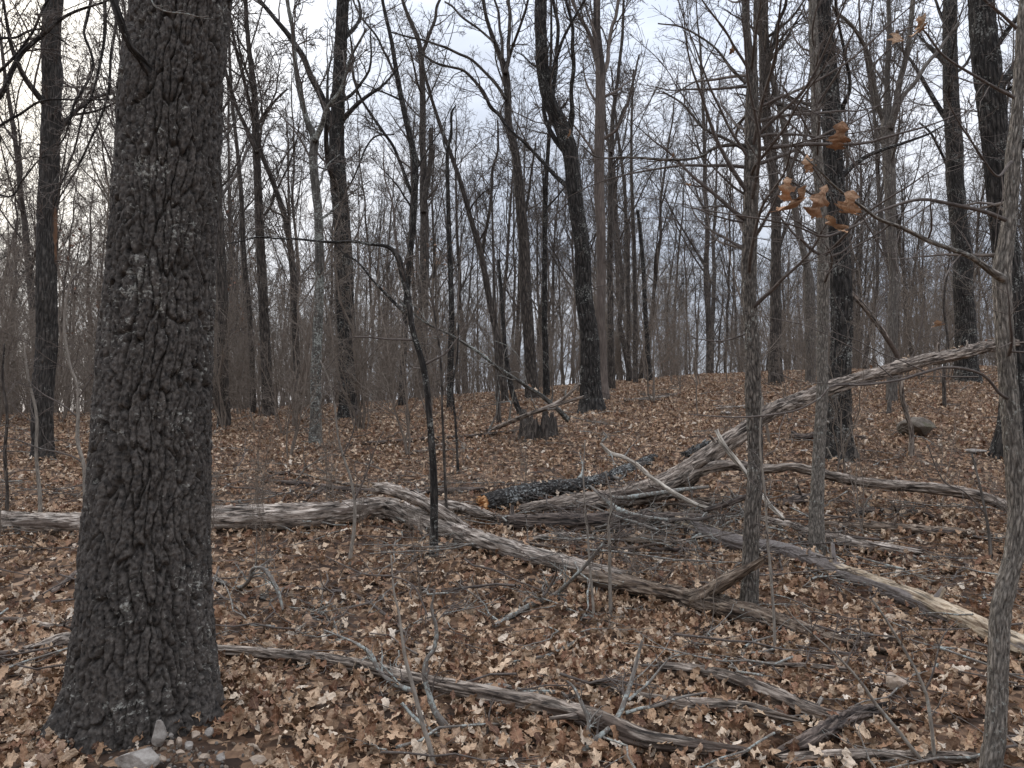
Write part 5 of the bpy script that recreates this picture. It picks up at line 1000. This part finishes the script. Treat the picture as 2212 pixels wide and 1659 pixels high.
# ------------------------------------------------------------------ fallen branches
BR = [
 ('lichen crusted branch sweeping to the bottom centre, thickest at the bottom edge', 'litwig', [(1100, 1662, 26), (1087, 1654, 24), (1037, 1634, 20), (987, 1603, 17), (954, 1573, 15), (937, 1549, 13), (927, 1523, 12), (914, 1479, 11), (917, 1443, 10), (934, 1416, 9), (938, 1373, 8), (929, 1333, 7), (935, 1293, 5)], 3.65,
   [('litwig', [(985, 1602, 13), (937, 1579, 12), (897, 1549, 9), (870, 1519, 7)])], 5),
 ('grey lichened branch lying over the slim foreground log', 'litwig', [(894, 1506, 12, 4.05), (847, 1483, 11, 4.1), (817, 1453, 10, 4.15), (800, 1420, 9, 4.2), (760, 1395, 6, 4.3), (700, 1372, 4, 4.4)], None, [], 6),
 ('forked lichened branch standing up at the bottom right of centre', 'litwig', [(1250, 1662, 16, 3.5), (1268, 1634, 14, 3.52), (1320, 1589, 13, 3.56), (1347, 1543, 11, 3.6), (1364, 1493, 10, 3.65), (1380, 1439, 8, 3.7), (1392, 1396, 6, 3.7)], None,
   [('litwig', [(1358, 1513, 7, 3.6), (1380, 1493, 7, 3.6), (1404, 1473, 6, 3.6), (1444, 1426, 4, 3.6), (1470, 1412, 3, 3.6)]), ('litwig', [(1352, 1540, 8, 3.6), (1420, 1526, 7, 3.65), (1475, 1506, 6, 3.7), (1530, 1495, 4, 3.75)])], 4),
 ('straight upright dead stick beside the forked lichened branch', 'litwig', [(1266, 1650, 11, 3.52), (1270, 1600, 10, 3.55), (1270, 1573, 9, 3.58), (1257, 1539, 8, 3.6), (1240, 1505, 7, 3.65), (1226, 1490, 5, 3.65)], None, [], 3),
 ('wiggly grey branch resting on the slim log, centre foreground', 'litwig', [(1040, 1494, 7), (1080, 1490, 10), (1110, 1496, 9), (1135, 1503, 9), (1180, 1504, 8), (1215, 1508, 7), (1235, 1530, 6)], None, [], 4),
 ('dark bent stick slanting up towards the twiggy sapling, centre', 'litwig', [(1068, 1356, 10), (1120, 1322, 11), (1164, 1300, 11), (1197, 1287, 10), (1237, 1253, 9, 5.5), (1270, 1219, 8, 5.4), (1304, 1179, 6, 5.3)], None, [('twig', [(1090, 1320, 4), (1150, 1310, 5), (1185, 1270, 6, 5.7), (1200, 1240, 5, 5.6), (1199, 1212, 3, 5.5)])], 6),
 ('thin branch right of the dark bent stick, pointing down to the right', 'litwig', [(1195, 1288, 6), (1225, 1304, 6), (1255, 1322, 6), (1268, 1342, 4)], None, [], 2),
 ('pale dead branch crossing over the rising log', 'whitewood', [(1298, 958, 7, 7.35), (1318, 978, 9, 7.35), (1345, 985, 9, 7.3), (1375, 1002, 10, 7.25), (1415, 1035, 10, 7.2), (1455, 1062, 10, 7.1), (1505, 1088, 9, 7.0), (1540, 1098, 8, 6.95)], None, [('litwig', [(1300, 955, 5, 7.35), (1312, 945, 4, 7.35), (1305, 935, 3, 7.35)])], 6),
 ('short white stick poking out of leaves above the black log', 'whitewood', [(1318, 998, 5), (1334, 1010, 7), (1343, 1026, 7), (1344, 1042, 5)], None, [], 0),
 ('lichened thin branch lying against the black and rising logs', 'litwig', [(1530, 1052, 6, 7.4), (1470, 1058, 8, 7.4), (1410, 1066, 9, 7.3), (1350, 1074, 9, 7.25), (1310, 1072, 7, 7.3)], None, [], 6),
 ('grey lichened bough among the twigs under the rising log', 'litwig', [(1275, 1050, 6, 7.2), (1300, 1070, 8, 7.1), (1320, 1088, 10, 7.0), (1340, 1100, 10, 6.9), (1380, 1112, 8, 6.8), (1440, 1120, 6, 6.8)], None, [], 8),
 ('dark stick jutting up from behind the scaly hickory', 'darkwood', [(1612, 1076, 13, 6.9), (1585, 1086, 13, 6.9), (1550, 1098, 12, 6.9), (1520, 1106, 8, 6.9)], None, [], 5),
 ('smooth tan stick on the leaves, centre, below the dark flat log', 'palewood', [(1130, 1174, 7), (1170, 1164, 12), (1220, 1158, 13), (1270, 1163, 11), (1310, 1168, 7)], None, [], 2),
 ('brown straight stick below the smooth tan one', 'rotwood', [(1095, 1166, 9), (1140, 1178, 8), (1200, 1186, 8), (1260, 1192, 6)], None, [], 2),
 ('thin dark branch arching from behind the big oak over the leaves', 'rotwood', [(440, 1027, 5), (480, 1020, 6), (517, 1015, 7), (567, 1018, 7), (633, 1026, 8), (700, 1034, 8), (737, 1041, 8), (800, 1054, 10), (860, 1064, 10)], None, [], 5),
 ('blackish branch lying parallel under the thin arching one', 'darkwood', [(563, 1038, 8), (640, 1044, 10), (700, 1052, 12), (760, 1060, 12), (820, 1062, 12), (900, 1066, 13), (980, 1060, 14), (1050, 1056, 10)], None, [('darkwood', [(700, 1053, 8), (672, 1072, 7), (650, 1090, 6), (622, 1106, 4)])], 6),
 ('knobbly grey stick with a raised left tip, lower right', 'greywood', [(1588, 1464, 5), (1615, 1456, 7), (1651, 1446, 11), (1700, 1449, 11), (1741, 1449, 11), (1790, 1453, 11), (1825, 1457, 12)], None, [], 3),
 ('thin wavy branch curving through the lower right leaves', 'litwig', [(1775, 1520, 8, 3.9), (1760, 1545, 8, 3.85), (1720, 1570, 8, 3.8), (1670, 1588, 8, 3.75), (1620, 1608, 6, 3.7)], None, [], 5),
 ('smooth grey stick pointing left from the big oak', 'greywood', [(-20, 1346, 12), (30, 1342, 12), (60, 1345, 12), (100, 1354, 13), (140, 1360, 14), (170, 1364, 14)], None, [], 2),
 ('dark thin stick below the smooth grey one left of the big oak', 'darkwood', [(-20, 1424, 12), (30, 1420, 12), (80, 1418, 11), (110, 1424, 8)], None, [], 4),
 ('straight dark stick slanting up against the left side of the big oak', 'darkwood', [(98, 1290, 10), (130, 1268, 13), (160, 1245, 13), (180, 1230, 12)], None, [], 0),
 ('hooked grey branch bunch on the leaves just right of the big oak', 'litwig', [(447, 1247, 8), (490, 1262, 8), (520, 1272, 8), (540, 1256, 8, 5.6), (545, 1236, 8, 5.55), (558, 1230, 8, 5.5), (575, 1236, 9, 5.5), (592, 1262, 9, 5.45), (605, 1290, 8, 5.4), (612, 1320, 6, 5.35)], None, [('litwig', [(520, 1272, 5), (560, 1290, 5), (620, 1310, 5), (700, 1345, 6), (740, 1366, 4)])], 12),
 ('spindly brush of twigs lying among leaves left of centre', 'twig', [(640, 1270, 5), (700, 1275, 7), (740, 1280, 7), (790, 1300, 8), (850, 1345, 7), (900, 1395, 7), (950, 1410, 4)], None, [], 14),
 ('thin grey branch lying on the leaves above the slim log, centre', 'litwig', [(1110, 1440, 5), (1150, 1428, 6), (1190, 1420, 7), (1230, 1400, 6), (1260, 1386, 4)], None, [], 4),
 ('dead branch end sticking from the soil under the yellow stripped log', 'pale', [(1760, 1214, 16, 6.5), (1766, 1236, 14, 6.4), (1772, 1255, 8, 6.3)], None, [], 0),
 ('white dead twig leaning on the foot of the near black trunk', 'whitewood', [(1785, 910, 6, 9.8), (1798, 918, 7, 9.8), (1812, 940, 7, 9.8), (1826, 965, 7, 9.8), (1834, 985, 6, 9.8)], None, [('whitewood', [(1786, 966, 3, 9.7), (1792, 980, 4, 9.7), (1800, 992, 3, 9.7)])], 4),
 ('tangle of thin dead branches in front of the dark flat log', 'litwig', [(1440, 1185, 6), (1500, 1165, 8), (1545, 1150, 8), (1580, 1130, 6, 6.5)], None, [], 16),
 ('fine branching twig lying flat right of the crumbling log', 'litwig', [(1560, 1440, 5), (1600, 1425, 6), (1650, 1418, 6), (1700, 1404, 5)], None, [], 8),
]
for k, (lab, mat, rows, d, subs, tw) in enumerate(BR):
    log_('fallen_branch', lab, 'branch', mat, rows, d=d, k=50 + k, sides=14, amp=.0025, jag=.008, twigs=tw, subs=subs, tm='twig')

# ------------------------------------------------------------------ stump
rng = np.random.default_rng(8)
ds = hit(1165, 952)
sp = at(1163, 952, ds); sr = 38 / FPX * ds
st = thing('tree_stump', 'old hollow grey stump with a jagged top, in front of the leaning pole', 'stump', (sp[0], sp[1] + sr * .6, float(ground(sp[0], sp[1] + sr * .6))))
ns, nh = 110, 34
th_ = np.arange(ns) * 2 * math.pi / ns; hh = np.linspace(-.1, 1, nh)
cs = np.stack([np.cos(th_) * 1.6, np.sin(th_) * 1.6, th_ * 0], -1)
top = 0.30 + .10 * vnoise(cs * 1.3, 3) + .09 * vnoise(cs * 4, 5) + .05 * vnoise(cs * 9, 15) - .24 * np.exp(-((np.angle(np.exp(1j * (th_ + 1.45)))) / .30) ** 2)
TT, HH = np.meshgrid(th_, hh)
rv = sr * (1 + .10 * np.sin(TT * 5 + 1) * np.abs(np.sin(TT * 2.5)) + .10 * vnoise(np.stack([np.cos(TT) * 4, np.sin(TT) * 4, HH * .4], -1), 6) + .035 * vnoise(np.stack([np.cos(TT) * 12, np.sin(TT) * 12, HH * .8], -1), 7)) * (1.12 - .14 * HH)
notch = 1 - .55 * np.exp(-((np.angle(np.exp(1j * (TT + 1.45)))) / .20) ** 2)
outer = np.stack([np.cos(TT) * rv * notch, np.sin(TT) * rv * notch * .9, HH * top[None]], -1)
hi = np.linspace(1, .15, 12); T2, H2 = np.meshgrid(th_, hi)
rin = sr * (.72 + .08 * vnoise(np.stack([np.cos(T2) * 5, np.sin(T2) * 5, H2], -1), 9))
inner = np.stack([np.cos(T2) * rin, np.sin(T2) * rin * .9, H2 * top[None] - .015], -1)
v = np.vstack([outer.reshape(-1, 3), inner.reshape(-1, 3), [[0, 0, .03]]]); nn = nh + 12
i_ = np.arange(nn - 1)[:, None]; j_ = np.arange(ns)[None]; j2_ = (j_ + 1) % ns
q = np.stack([i_ * ns + j_, i_ * ns + j2_, (i_ + 1) * ns + j2_, (i_ + 1) * ns + j_], -1).reshape(-1, 4)
j = np.arange(ns); t = np.stack([(nn - 1) * ns + j, (nn - 1) * ns + (j + 1) % ns, np.full(ns, nn * ns)], 1)
ab = np.vstack([np.stack([np.cos(TT) * sr, np.sin(TT) * sr, HH * .3], -1).reshape(-1, 3), inner.reshape(-1, 3), [[0, 0, 0]]])
mm = Mesh(); mm.add(v, q, t, ab); link('stump_shell', mm.data('stump', M['grey']), st)

# ------------------------------------------------------------------ stones
def stone(label, u, v, w, h, mat, k, name='stone', cat='stone', sink=.25):
    rng = np.random.default_rng(300 + k)
    d = hit(u, v + h * .45) - (.05 if u < 600 else 0)
    import bmesh
    bm = bmesh.new(); bmesh.ops.create_icosphere(bm, subdivisions=4, radius=1)
    co = np.array([x.co[:] for x in bm.verts])
    for _ in range(9):                            # flat broken faces
        nrm = unit(rng.normal(size=3)); dd = rng.uniform(.55, .85); e = co @ nrm - dd
        co -= np.maximum(e, 0)[:, None] * nrm
    co *= (1 + .10 * fbm(co * 1.6 + k, 3, k) + .03 * fbm(co * 7, 2, k))[:, None]
    co /= np.abs(co).max(0)
    s = w / 2 / FPX * d; sz = h / 2 / FPX * d
    co *= np.array([s, s * .8, sz * 1.1])
    for x, c in zip(bm.verts, co): x.co = c
    me = bpy.data.meshes.new(name); bm.to_mesh(me); bm.free(); me.materials.append(M[mat])
    p = at(u, v, d); o = link(name, me); o.location = (p[0], p[1] + s * .3, max(p[2], float(ground(p[0], p[1])) + sz * (1 - 2 * sink)))
    o['label'] = label; o['category'] = cat; return o
stone('upright rounded grey stone set against the foot of the big oak', 342, 1586, 36, 52, 'stone', 1)
stone('large flat whitish stone at the bottom edge in front of the big oak', 290, 1648, 96, 44, 'stone', 2)
for k, (u, v, w, h, m_, lab) in enumerate([
 (421, 1589, 22, 15, 'stone2', 'small tan pebble, highest of the stones right of the upright one'), (450, 1582, 20, 19, 'stone', 'pale cube like pebble farthest right of the upright stone'),
 (408, 1612, 20, 17, 'stone', 'whitest small pebble in the middle of the stones by the oak'), (367, 1607, 15, 14, 'stone2', 'small pebble touching the right of the upright stone'),
 (386, 1602, 14, 16, 'stone2', 'narrow tan pebble between the upright stone and the whitest pebble'), (440, 1637, 26, 13, 'stone2', 'flat brown pebble low among the stones by the oak'),
 (476, 1637, 20, 17, 'stone', 'pale pebble at the right end of the stones, near the bottom edge'), (347, 1640, 22, 14, 'stone2', 'brown pebble beside the large flat whitish stone'),
 (388, 1627, 22, 12, 'stone2', 'flat tan pebble below the narrow one'), (554, 1646, 40, 20, 'stone2', 'broad tan stone half under leaves, bottom edge right of the oak'),
 (369, 1589, 11, 10, 'stone', 'tiny white pebble just right of the upright stone\'s top')]):
    stone(lab, u, v, w, h, m_, 10 + k)
rngp = np.random.default_rng(3)
# gravel in the bare soil patch
pc = bpy.data.collections.new('gravel_kinds')
import bmesh
for k in range(4):
    bm = bmesh.new(); bmesh.ops.create_icosphere(bm, subdivisions=2, radius=.5)
    co = np.array([x.co[:] for x in bm.verts]); co *= (1 + .5 * vnoise(co * 2.2 + k * 3, k))[:, None] * np.array([1, .8, .6])
    for x, c in zip(bm.verts, co): x.co = c
    me = bpy.data.meshes.new('grit'); bm.to_mesh(me); bm.free(); me.materials.append(M['stone' if k % 2 else 'stone2']); pc.objects.link(bpy.data.objects.new('grit', me))
gx_ = -1.45 + rngp.normal(0, .16, 230); gy_ = 3.33 + rngp.normal(0, .10, 230)
g = scatter('gravel', np.stack([gx_, gy_, ground(gx_, gy_) + .004], 1), rngp.uniform(0, 6, (230, 3)), rngp.uniform(.005, .020, 230), rngp.integers(0, 4, 230), pc)
g['label'] = 'loose pale grit in the bare soil by the big oak'; g['category'] = 'gravel'
stone('mossy brown boulder on the slope at the right, beside the bent sapling', 1987, 925, 80, 44, 'boulder', 40, 'boulder', 'boulder', sink=.38)
stone('flat pale rock at the foot of the right edge trunk', 2110, 976, 50, 12, 'stone', 41, 'stone')
stone('angular tan rock lying in the leaves at the lower right', 1937, 1482, 58, 44, 'stone2', 42)
stone('small white rock in the leaves between the young trunks', 1738, 977, 22, 12, 'stone', 43)
stone('pale flat rock far back left of the scaly hickory', 1568, 892, 24, 9, 'stone', 44)
stone('tiny white rock right of the near black trunk', 1880, 907, 14, 9, 'stone', 45)

# ------------------------------------------------------------------ background woods
def make_proto(seed, H, r0, fork=False, dense=1.0, lean=0.0, young=False):
    rng = np.random.default_rng(seed)
    n = 18
    z = np.linspace(-.6, H, n)
    wx = np.cumsum(rng.normal(0, .16, n)) * .6 + lean * z; wy = np.cumsum(rng.normal(0, .10, n)) * .5
    wx -= wx[1]; wy -= wy[1]
    R = r0 * (1 - (np.clip(z, 0, H) / H)) ** .8 + .012; R[0] = R[1] = r0 * 1.25
    P0 = np.stack([wx, wy, z], 1)[None]; R0 = R[None]
    nl = int(14 * dense)
    P1, R1 = grow(rng, P0, R0, nl, .28 if not young else .12, .95, .62, .36, 12, .075, .075, .5, .010)
    P1b, R1b = grow(rng, P0, R0, int(10 * dense), .10, .8, 1.15, .10, 8, .12, .03, .14, .004)
    P2, R2 = grow(rng, P1, R1, 8, .12, 1, .75, .38, 8, .14, .05, .45, .0065)
    P2b, R2b = grow(rng, P1b, R1b, 4, .12, 1, .7, .45, 6, .13, .03, .6, .0035)
    P3, R3 = grow(rng, P2, R2, 6, .12, 1, .8, .45, 6, .21, .02, .6, .0060)
    P4, R4 = grow(rng, P3, R3, 2, .12, 1, .8, .55, 4, .24, .02, .8, .0048)
    tr = Mesh(); v, q, a = tubes(P0, R0, 12); tr.add(v, q, None, a); v, q, a = tubes(P1, R1, 6); tr.add(v, q, None, a)
    cr = Mesh()
    for P, R, s_ in ((P1b, R1b, 3), (P2, R2, 4), (P2b, R2b, 3), (P3, R3, 3), (P4, R4, 3)):
        v, q, a = tubes(P, R, s_); cr.add(v, q, None, a)
    return tr, cr
PROTO = []
for k, (Hh, r0, dn, ln) in enumerate([(17, .12, 1.0, .02), (20, .16, 1.0, -.03), (15, .08, .8, .07), (18, .11, 1.0, -.07), (13, .07, .8, .03), (19, .14, 1.1, .0), (16, .09, .9, -.05)]):
    tr, cr = make_proto(40 + k, Hh, r0, dense=dn, lean=ln)
    PROTO.append((tr.data('trunk', M['fartrunk']), cr.data('crown', M['fartwig'])))
SHR = []
def shrub_proto(seed, H):
    rng = np.random.default_rng(seed); n = 10
    ns_ = rng.integers(1, 4); Ps, Rs = [], []
    for _ in range(ns_):
        z = np.linspace(-.1, H * rng.uniform(.7, 1), n); d = rng.normal(0, .12, 2)
        x = np.cumsum(rng.normal(0, .05, n)) + d[0] * z; y = np.cumsum(rng.normal(0, .05, n)) + d[1] * z
        Ps.append(np.stack([x - x[0], y - y[0], z], 1)); Rs.append(np.linspace(.016, .004, n) * H / 3)
    P0, R0 = np.stack(Ps), np.stack(Rs)
    P1, R1 = grow(rng, P0, R0, 12, .15, 1, .85, .32, 7, .12, .05, .5, .0032)
    P2, R2 = grow(rng, P1, R1, 5, .15, 1, .8, .42, 5, .15, .04, .7, .0024)
    P3, R3 = grow(rng, P2, R2, 3, .15, 1, .8, .5, 3, .18, .03, .8, .0020)
    m0 = Mesh(); v, q, a = tubes(P0, R0, 6); m0.add(v, q, None, a)
    m1 = Mesh()
    for P, R, s_ in ((P1, R1, 4), (P2, R2, 3), (P3, R3, 3)):
        v, q, a = tubes(P, R, s_); m1.add(v, q, None, a)
    return m0, m1, P2, P3
for k, Hh in enumerate([2.2, 3.4, 4.5, 3.0, 5.5]):
    m0, m1, P2, P3 = shrub_proto(70 + k, Hh); SHR.append((m0.data('stem', M['brush']), m1.data('twigs', M['brush']), P3))
# shrubs that keep rusty leaves
def leafmesh(P, rng, n, size):
    v0, q0, a0 = leaf_verts(rng, 1.5, .5, 1, 0, seg=3, half=.35)
    m_ = Mesh(); idx = rng.integers(0, len(P), n); w = rng.integers(0, P.shape[1], n)
    for i in range(n):
        R3_ = np.linalg.qr(rng.normal(size=(3, 3)))[0]; m_.add(v0 @ R3_.T * size * rng.uniform(.6, 1.3) + P[idx[i], w[i]], q0, None, a0)
    return m_
rustP = leafmesh(SHR[3][2], np.random.default_rng(5), 230, .06).data('leaves', M['redleaf'])
rustP2 = leafmesh(SHR[1][2], np.random.default_rng(6), 200, .06).data('leaves', M['redleaf'])

def free_spot(rng, y0, y1, mind, spread=.74, tries=40):
    for _ in range(tries):
        y = math.sqrt(rng.uniform(y0 ** 2, y1 ** 2)); x = rng.uniform(-1, 1) * (spread * y + 1)
        if y < 20 and 1190 < CXP + FPX * x / y < 1340: continue
        if all((x - a) ** 2 + (y - b) ** 2 > mind ** 2 for a, b in TREE_POS): break
    TREE_POS.append((x, y)); return x, y
rng = np.random.default_rng(21)
MARKS = [(93, 'torn bark trunk'), (320, 'big oak'), (484, 'brown trunk'), (564, 'slim forked trunk'), (682, 'lichened trunk'), (750, 'dark forked trunk'), (915, 'twin topped tree'), (1045, 'far leaning tree'), (1142, 'split top tree'), (1268, 'bent trunk'), (1398, 'snapped stem'), (1622, 'scaly hickory'), (1814, 'near black trunk'), (1928, 'candelabrum tree'), (2084, 'sturdy dark trunk')]
ORD = ['leftmost', 'second', 'third', 'fourth', 'fifth', 'sixth', 'seventh', 'eighth', 'ninth', 'tenth', 'eleventh', 'twelfth', 'thirteenth', 'fourteenth', 'fifteenth']
def name_all(items, what):
    """items: [(u, object)]; each is told by its place between two landmark trees"""
    gaps = {}
    for u, o in items:
        k = sum(1 for m_, _ in MARKS if m_ < u); gaps.setdefault(k, []).append((u, o))
    for k, lst in gaps.items():
        lst.sort(key=lambda e: e[0])
        if k == 0: where = 'left of the ' + MARKS[0][1]
        elif k == len(MARKS): where = 'right of the ' + MARKS[-1][1]
        else: where = 'between the %s and the %s' % (MARKS[k - 1][1], MARKS[k][1])
        for i, (u, o) in enumerate(lst):
            n_ = '' if len(lst) == 1 else (ORD[i] if i == 0 else ('rightmost' if i == len(lst) - 1 else ORD[i] + ' from left'))
            o['label'] = ' '.join((what + ' ' + where + (', ' + n_ if n_ else '')).split()[:16])
def to_u(x, y): return CXP + FPX * x / y
BANDS = [(24, 34, 16, 'slim bare tree on the crest', 'bare trees along the crest'),
         (34, 50, 56, 'bare tree beyond the crest', 'bare trees just beyond the crest'),
         (50, 70, 140, None, 'distant bare trees in the woods')]
for (y0, y1, cnt, lab, grp) in BANDS:
    items = []
    for i in range(cnt):
        x, y = free_spot(rng, y0, y1, 1.6)
        tm, cm, = PROTO[int(rng.integers(0, len(PROTO)))]
        s = rng.uniform(.75, 1.15)
        t_ = thing('bare_tree', lab or 'distant thin bare tree in the woods beyond the crest', 'tree', (x, y, float(ground(x, y))), grp)
        t_.rotation_euler = (rng.normal(0, .045), rng.normal(0, .045), rng.uniform(0, 6.28)); t_.scale = (s, s, s * rng.uniform(.9, 1.1))
        link('trunk', tm, t_); c_ = link('crown', cm, t_); c_['kind'] = 'stuff'
        items.append((to_u(x, y), t_))
    if lab: name_all(items, lab)
# woods behind: one mass
far_col = bpy.data.collections.new('far_tree_kinds')
for k, (tm, cm) in enumerate(PROTO[:5]):
    tr, cr = make_proto(140 + k, 18 + k, .14, dense=.7)
    both = Mesh(); both.v = tr.v + cr.v; both.a = tr.a + cr.a
    both.q = tr.q + [q + tr.n for q in cr.q]; both.n = tr.n + cr.n
    far_col.objects.link(bpy.data.objects.new('far_tree', both.data('far_tree', M['fartwig'])))
nf = 150
y = np.sqrt(rng.uniform(70 ** 2, 150 ** 2, nf)); x = rng.uniform(-1, 1, nf) * (.74 * y + 2)
fw = scatter('far_woods', np.stack([x, y, ground(x, y)], 1), np.stack([x * 0, x * 0, rng.uniform(0, 6.28, nf)], 1), rng.uniform(.7, 1.15, nf), rng.integers(0, 5, nf), far_col)
fw['label'] = 'mass of thin bare trees filling the far distance'; fw['category'] = 'woods'
# understorey brush
sh_col = bpy.data.collections.new('shrub_kinds')
for (a_, b_, _) in SHR:
    o = bpy.data.objects.new('brush', None)
for k in range(5):
    m0, m1, P2, P3 = shrub_proto(170 + k, [2.0, 3.2, 4.2, 5.2, 1.5][k])
    both = Mesh(); both.v = m0.v + m1.v; both.a = m0.a + m1.a; both.q = m0.q + [q + m0.n for q in m1.q]; both.n = m0.n + m1.n
    sh_col.objects.link(bpy.data.objects.new('brush', both.data('brush', M['brush'])))
nb = 760
y = np.sqrt(rng.uniform(18 ** 2, 50 ** 2, nb)); x = rng.uniform(-1, 1, nb) * (.74 * y + 1)
y[:130] = np.sqrt(rng.uniform(12.5 ** 2, 28 ** 2, 130)); x[:130] = -(.10 + rng.uniform(0, .66, 130)) * y[:130]
y[130:330] = rng.uniform(27, 36, 200); x[130:330] = rng.uniform(-.72, .72, 200) * y[130:330]
ub = scatter('undergrowth', np.stack([x, y, ground(x, y)], 1), np.stack([x * 0, x * 0, rng.uniform(0, 6.28, nb)], 1), rng.uniform(.6, 1.2, nb), rng.integers(0, 5, nb), sh_col)
ub['label'] = 'grey haze of thin bare brush along the crest and beyond'; ub['category'] = 'undergrowth'
# single saplings on the near slope
items = []
for i in range(50):
    x, y = free_spot(rng, 8.5, 20, .8, .7)
    k = int(rng.integers(0, 5)); s = rng.uniform(.35, .95)
    t_ = thing('sapling', 'x', 'sapling', (x, y, float(ground(x, y))), 'thin saplings on the slope')
    t_.rotation_euler = (rng.normal(0, .08), rng.normal(0, .08), rng.uniform(0, 6.28)); t_.scale = (s,) * 3
    link('stem', SHR[k][0], t_); c_ = link('twigs', SHR[k][1], t_); c_['kind'] = 'stuff'
    items.append((to_u(x, y), t_))
name_all(items, 'thin sapling on the slope')
items = []
for i in range(14):
    u = rng.uniform(1290, 1680); v = rng.uniform(1080, 1205); d = hit(u, v)
    c = at(u, v, d); L_ = rng.uniform(.35, 1.0); a_ = rng.uniform(-.9, .9) + (3.14 if rng.random() < .4 else 0)
    n_ = 9; t = np.linspace(0, 1, n_); r0 = rng.uniform(.007, .02)
    px_ = c[0] + math.cos(a_) * L_ * (t - .3) + np.cumsum(rng.normal(0, .012, n_)); py_ = c[1] + math.sin(a_) * L_ * (t - .3) * .7 + np.cumsum(rng.normal(0, .012, n_))
    pz_ = ground(px_, py_) + r0 + rng.uniform(.02, .10) + rng.uniform(-.05, .38) * t * L_ + np.cumsum(rng.normal(0, .008, n_))
    row = np.stack([px_, py_, pz_, np.linspace(r0, r0 * .4, n_)], 1)
    t_ = thing('fallen_branch', 'x', 'branch', row[4, :3], 'dead sticks tangled in the log pile')
    mt_ = ['litwig', 'greywood', 'twig', 'darkwood'][int(rng.integers(0, 4))]
    put_tube(t_, 'stem', smooth(row, 30), 8, mt_, None, True, None, .01, i)
    P0, R0 = poly(smooth(row, 30), 12); P1, R1 = grow(rng, P0, R0, 5, .2, 1, .9, .4, 7, .16, .03, .5, .002); P2, R2 = grow(rng, P1, R1, 3, .15, 1, .8, .45, 5, .18, .02, .7, .0014)
    put_twigs(t_, 'twigs', [(P1, R1, 5), (P2, R2, 4)], 'litwig')
    items.append((u, t_))
name_all(items, 'dead twiggy stick in the pile')
items = []
for i in range(26):
    x, y = free_spot(rng, 4.6, 8.5, .35, .66)
    if abs(x - OAK[0]) < .7 and y < 5.4: continue
    k = int(rng.integers(0, 5)); s = rng.uniform(.13, .34)
    t_ = thing('seedling', 'x', 'seedling', (x, y, float(ground(x, y))), 'small bare seedlings among the logs')
    t_.rotation_euler = (rng.normal(0, .15), rng.normal(0, .15), rng.uniform(0, 6.28)); t_.scale = (s,) * 3
    link('stem', SHR[k][0], t_); c_ = link('twigs', SHR[k][1], t_); c_['kind'] = 'stuff'
    items.append((to_u(x, y), t_))
name_all(items, 'small bare seedling')
# rusty leaved young trees
for (u, v, s, lab, kk) in [(930, 850, 1.5, 'young tree with rusty clinging leaves behind the crooked dark young tree', 3), (1425, 822, .55, 'low rusty leaved bush by the snapped dark stem', 3), (1450, 826, .5, 'low rusty leaved bush right of the snapped dark stem', 1), (505, 880, 1.7, 'rusty leaved young tree just right of the big oak', 1), (205, 900, 1.5, 'reddish young tree just left of the big oak', 3), (573, 868, .5, 'small rusty bush under the slim steeply forked trunk', 3)]:
    d = hit(u, v, 24); p = at(u, v, d)
    t_ = thing('sapling', lab, 'sapling', (p[0], p[1], float(ground(p[0], p[1])))); t_.scale = (s,) * 3; t_.rotation_euler = (0, 0, u)
    link('stem', SHR[kk][0], t_); link('twigs', SHR[kk][1], t_)['kind'] = 'stuff'; link('leaves', rustP if kk == 3 else rustP2, t_)['kind'] = 'stuff'
# twig litter
tw_col = bpy.data.collections.new('twig_kinds')
for k in range(9):
    rr = np.random.default_rng(400 + k)
    L_ = np.linspace(-.5, .5, 8); P0 = np.stack([L_, np.cumsum(rr.normal(0, .045, 8)), np.abs(np.cumsum(rr.normal(0, .012, 8)))], 1)[None]; R0 = np.linspace(.008, .003, 8)[None]
    P1, R1 = grow(rr, P0, R0, 4, .2, 1, .7, .4, 6, .12, .0, .6, .002); P1[..., 2] = np.abs(P1[..., 2]) * .5
    P2, R2 = grow(rr, P1, R1, 2, .2, 1, .7, .45, 4, .14, .0, .7, .0015); P2[..., 2] = np.abs(P2[..., 2]) * .6
    m_ = Mesh()
    for P, R, s_ in ((P0, R0, 6), (P1, R1, 4), (P2, R2, 4)):
        v, q, a = tubes(P, R, s_); m_.add(v, q, None, a)
    tw_col.objects.link(bpy.data.objects.new('twig', m_.data('twig', M['litwig' if k % 2 else 'twig'])))
x, y = litter_points(rng, 2.4, 9, 11.0); x2, y2 = litter_points(rng, 9, 20, 2.5)
xp_, yp_ = rng.normal(1.6, 1.1, 100), rng.normal(6.9, .55, 100)
x = np.concatenate([x, x2, xp_]); y = np.concatenate([y, y2, yp_]); tsc = rng.uniform(.2, 1.0, len(x)) ** 1.2; tsc[-100:] = rng.uniform(.5, 1.3, 100)
ok = ((x - OAK[0]) ** 2 + (y - OAK[1]) ** 2) > .8 ** 2; x, y, tsc = x[ok], y[ok], tsc[ok]
tl = scatter('twig_litter', np.stack([x, y, ground(x, y) + .035], 1), np.stack([rng.normal(0, .08, len(x)), rng.normal(0, .16, len(x)), rng.uniform(0, 6.28, len(x))], 1), tsc, rng.integers(0, 9, len(x)), tw_col)
tl['label'] = 'small dead twigs strewn over the leaves'; tl['category'] = 'twigs'

print('TRIS', sum(sum(len(p.vertices) - 2 for p in m_.polygons) for m_ in bpy.data.meshes if len(m_.polygons) < 400000))
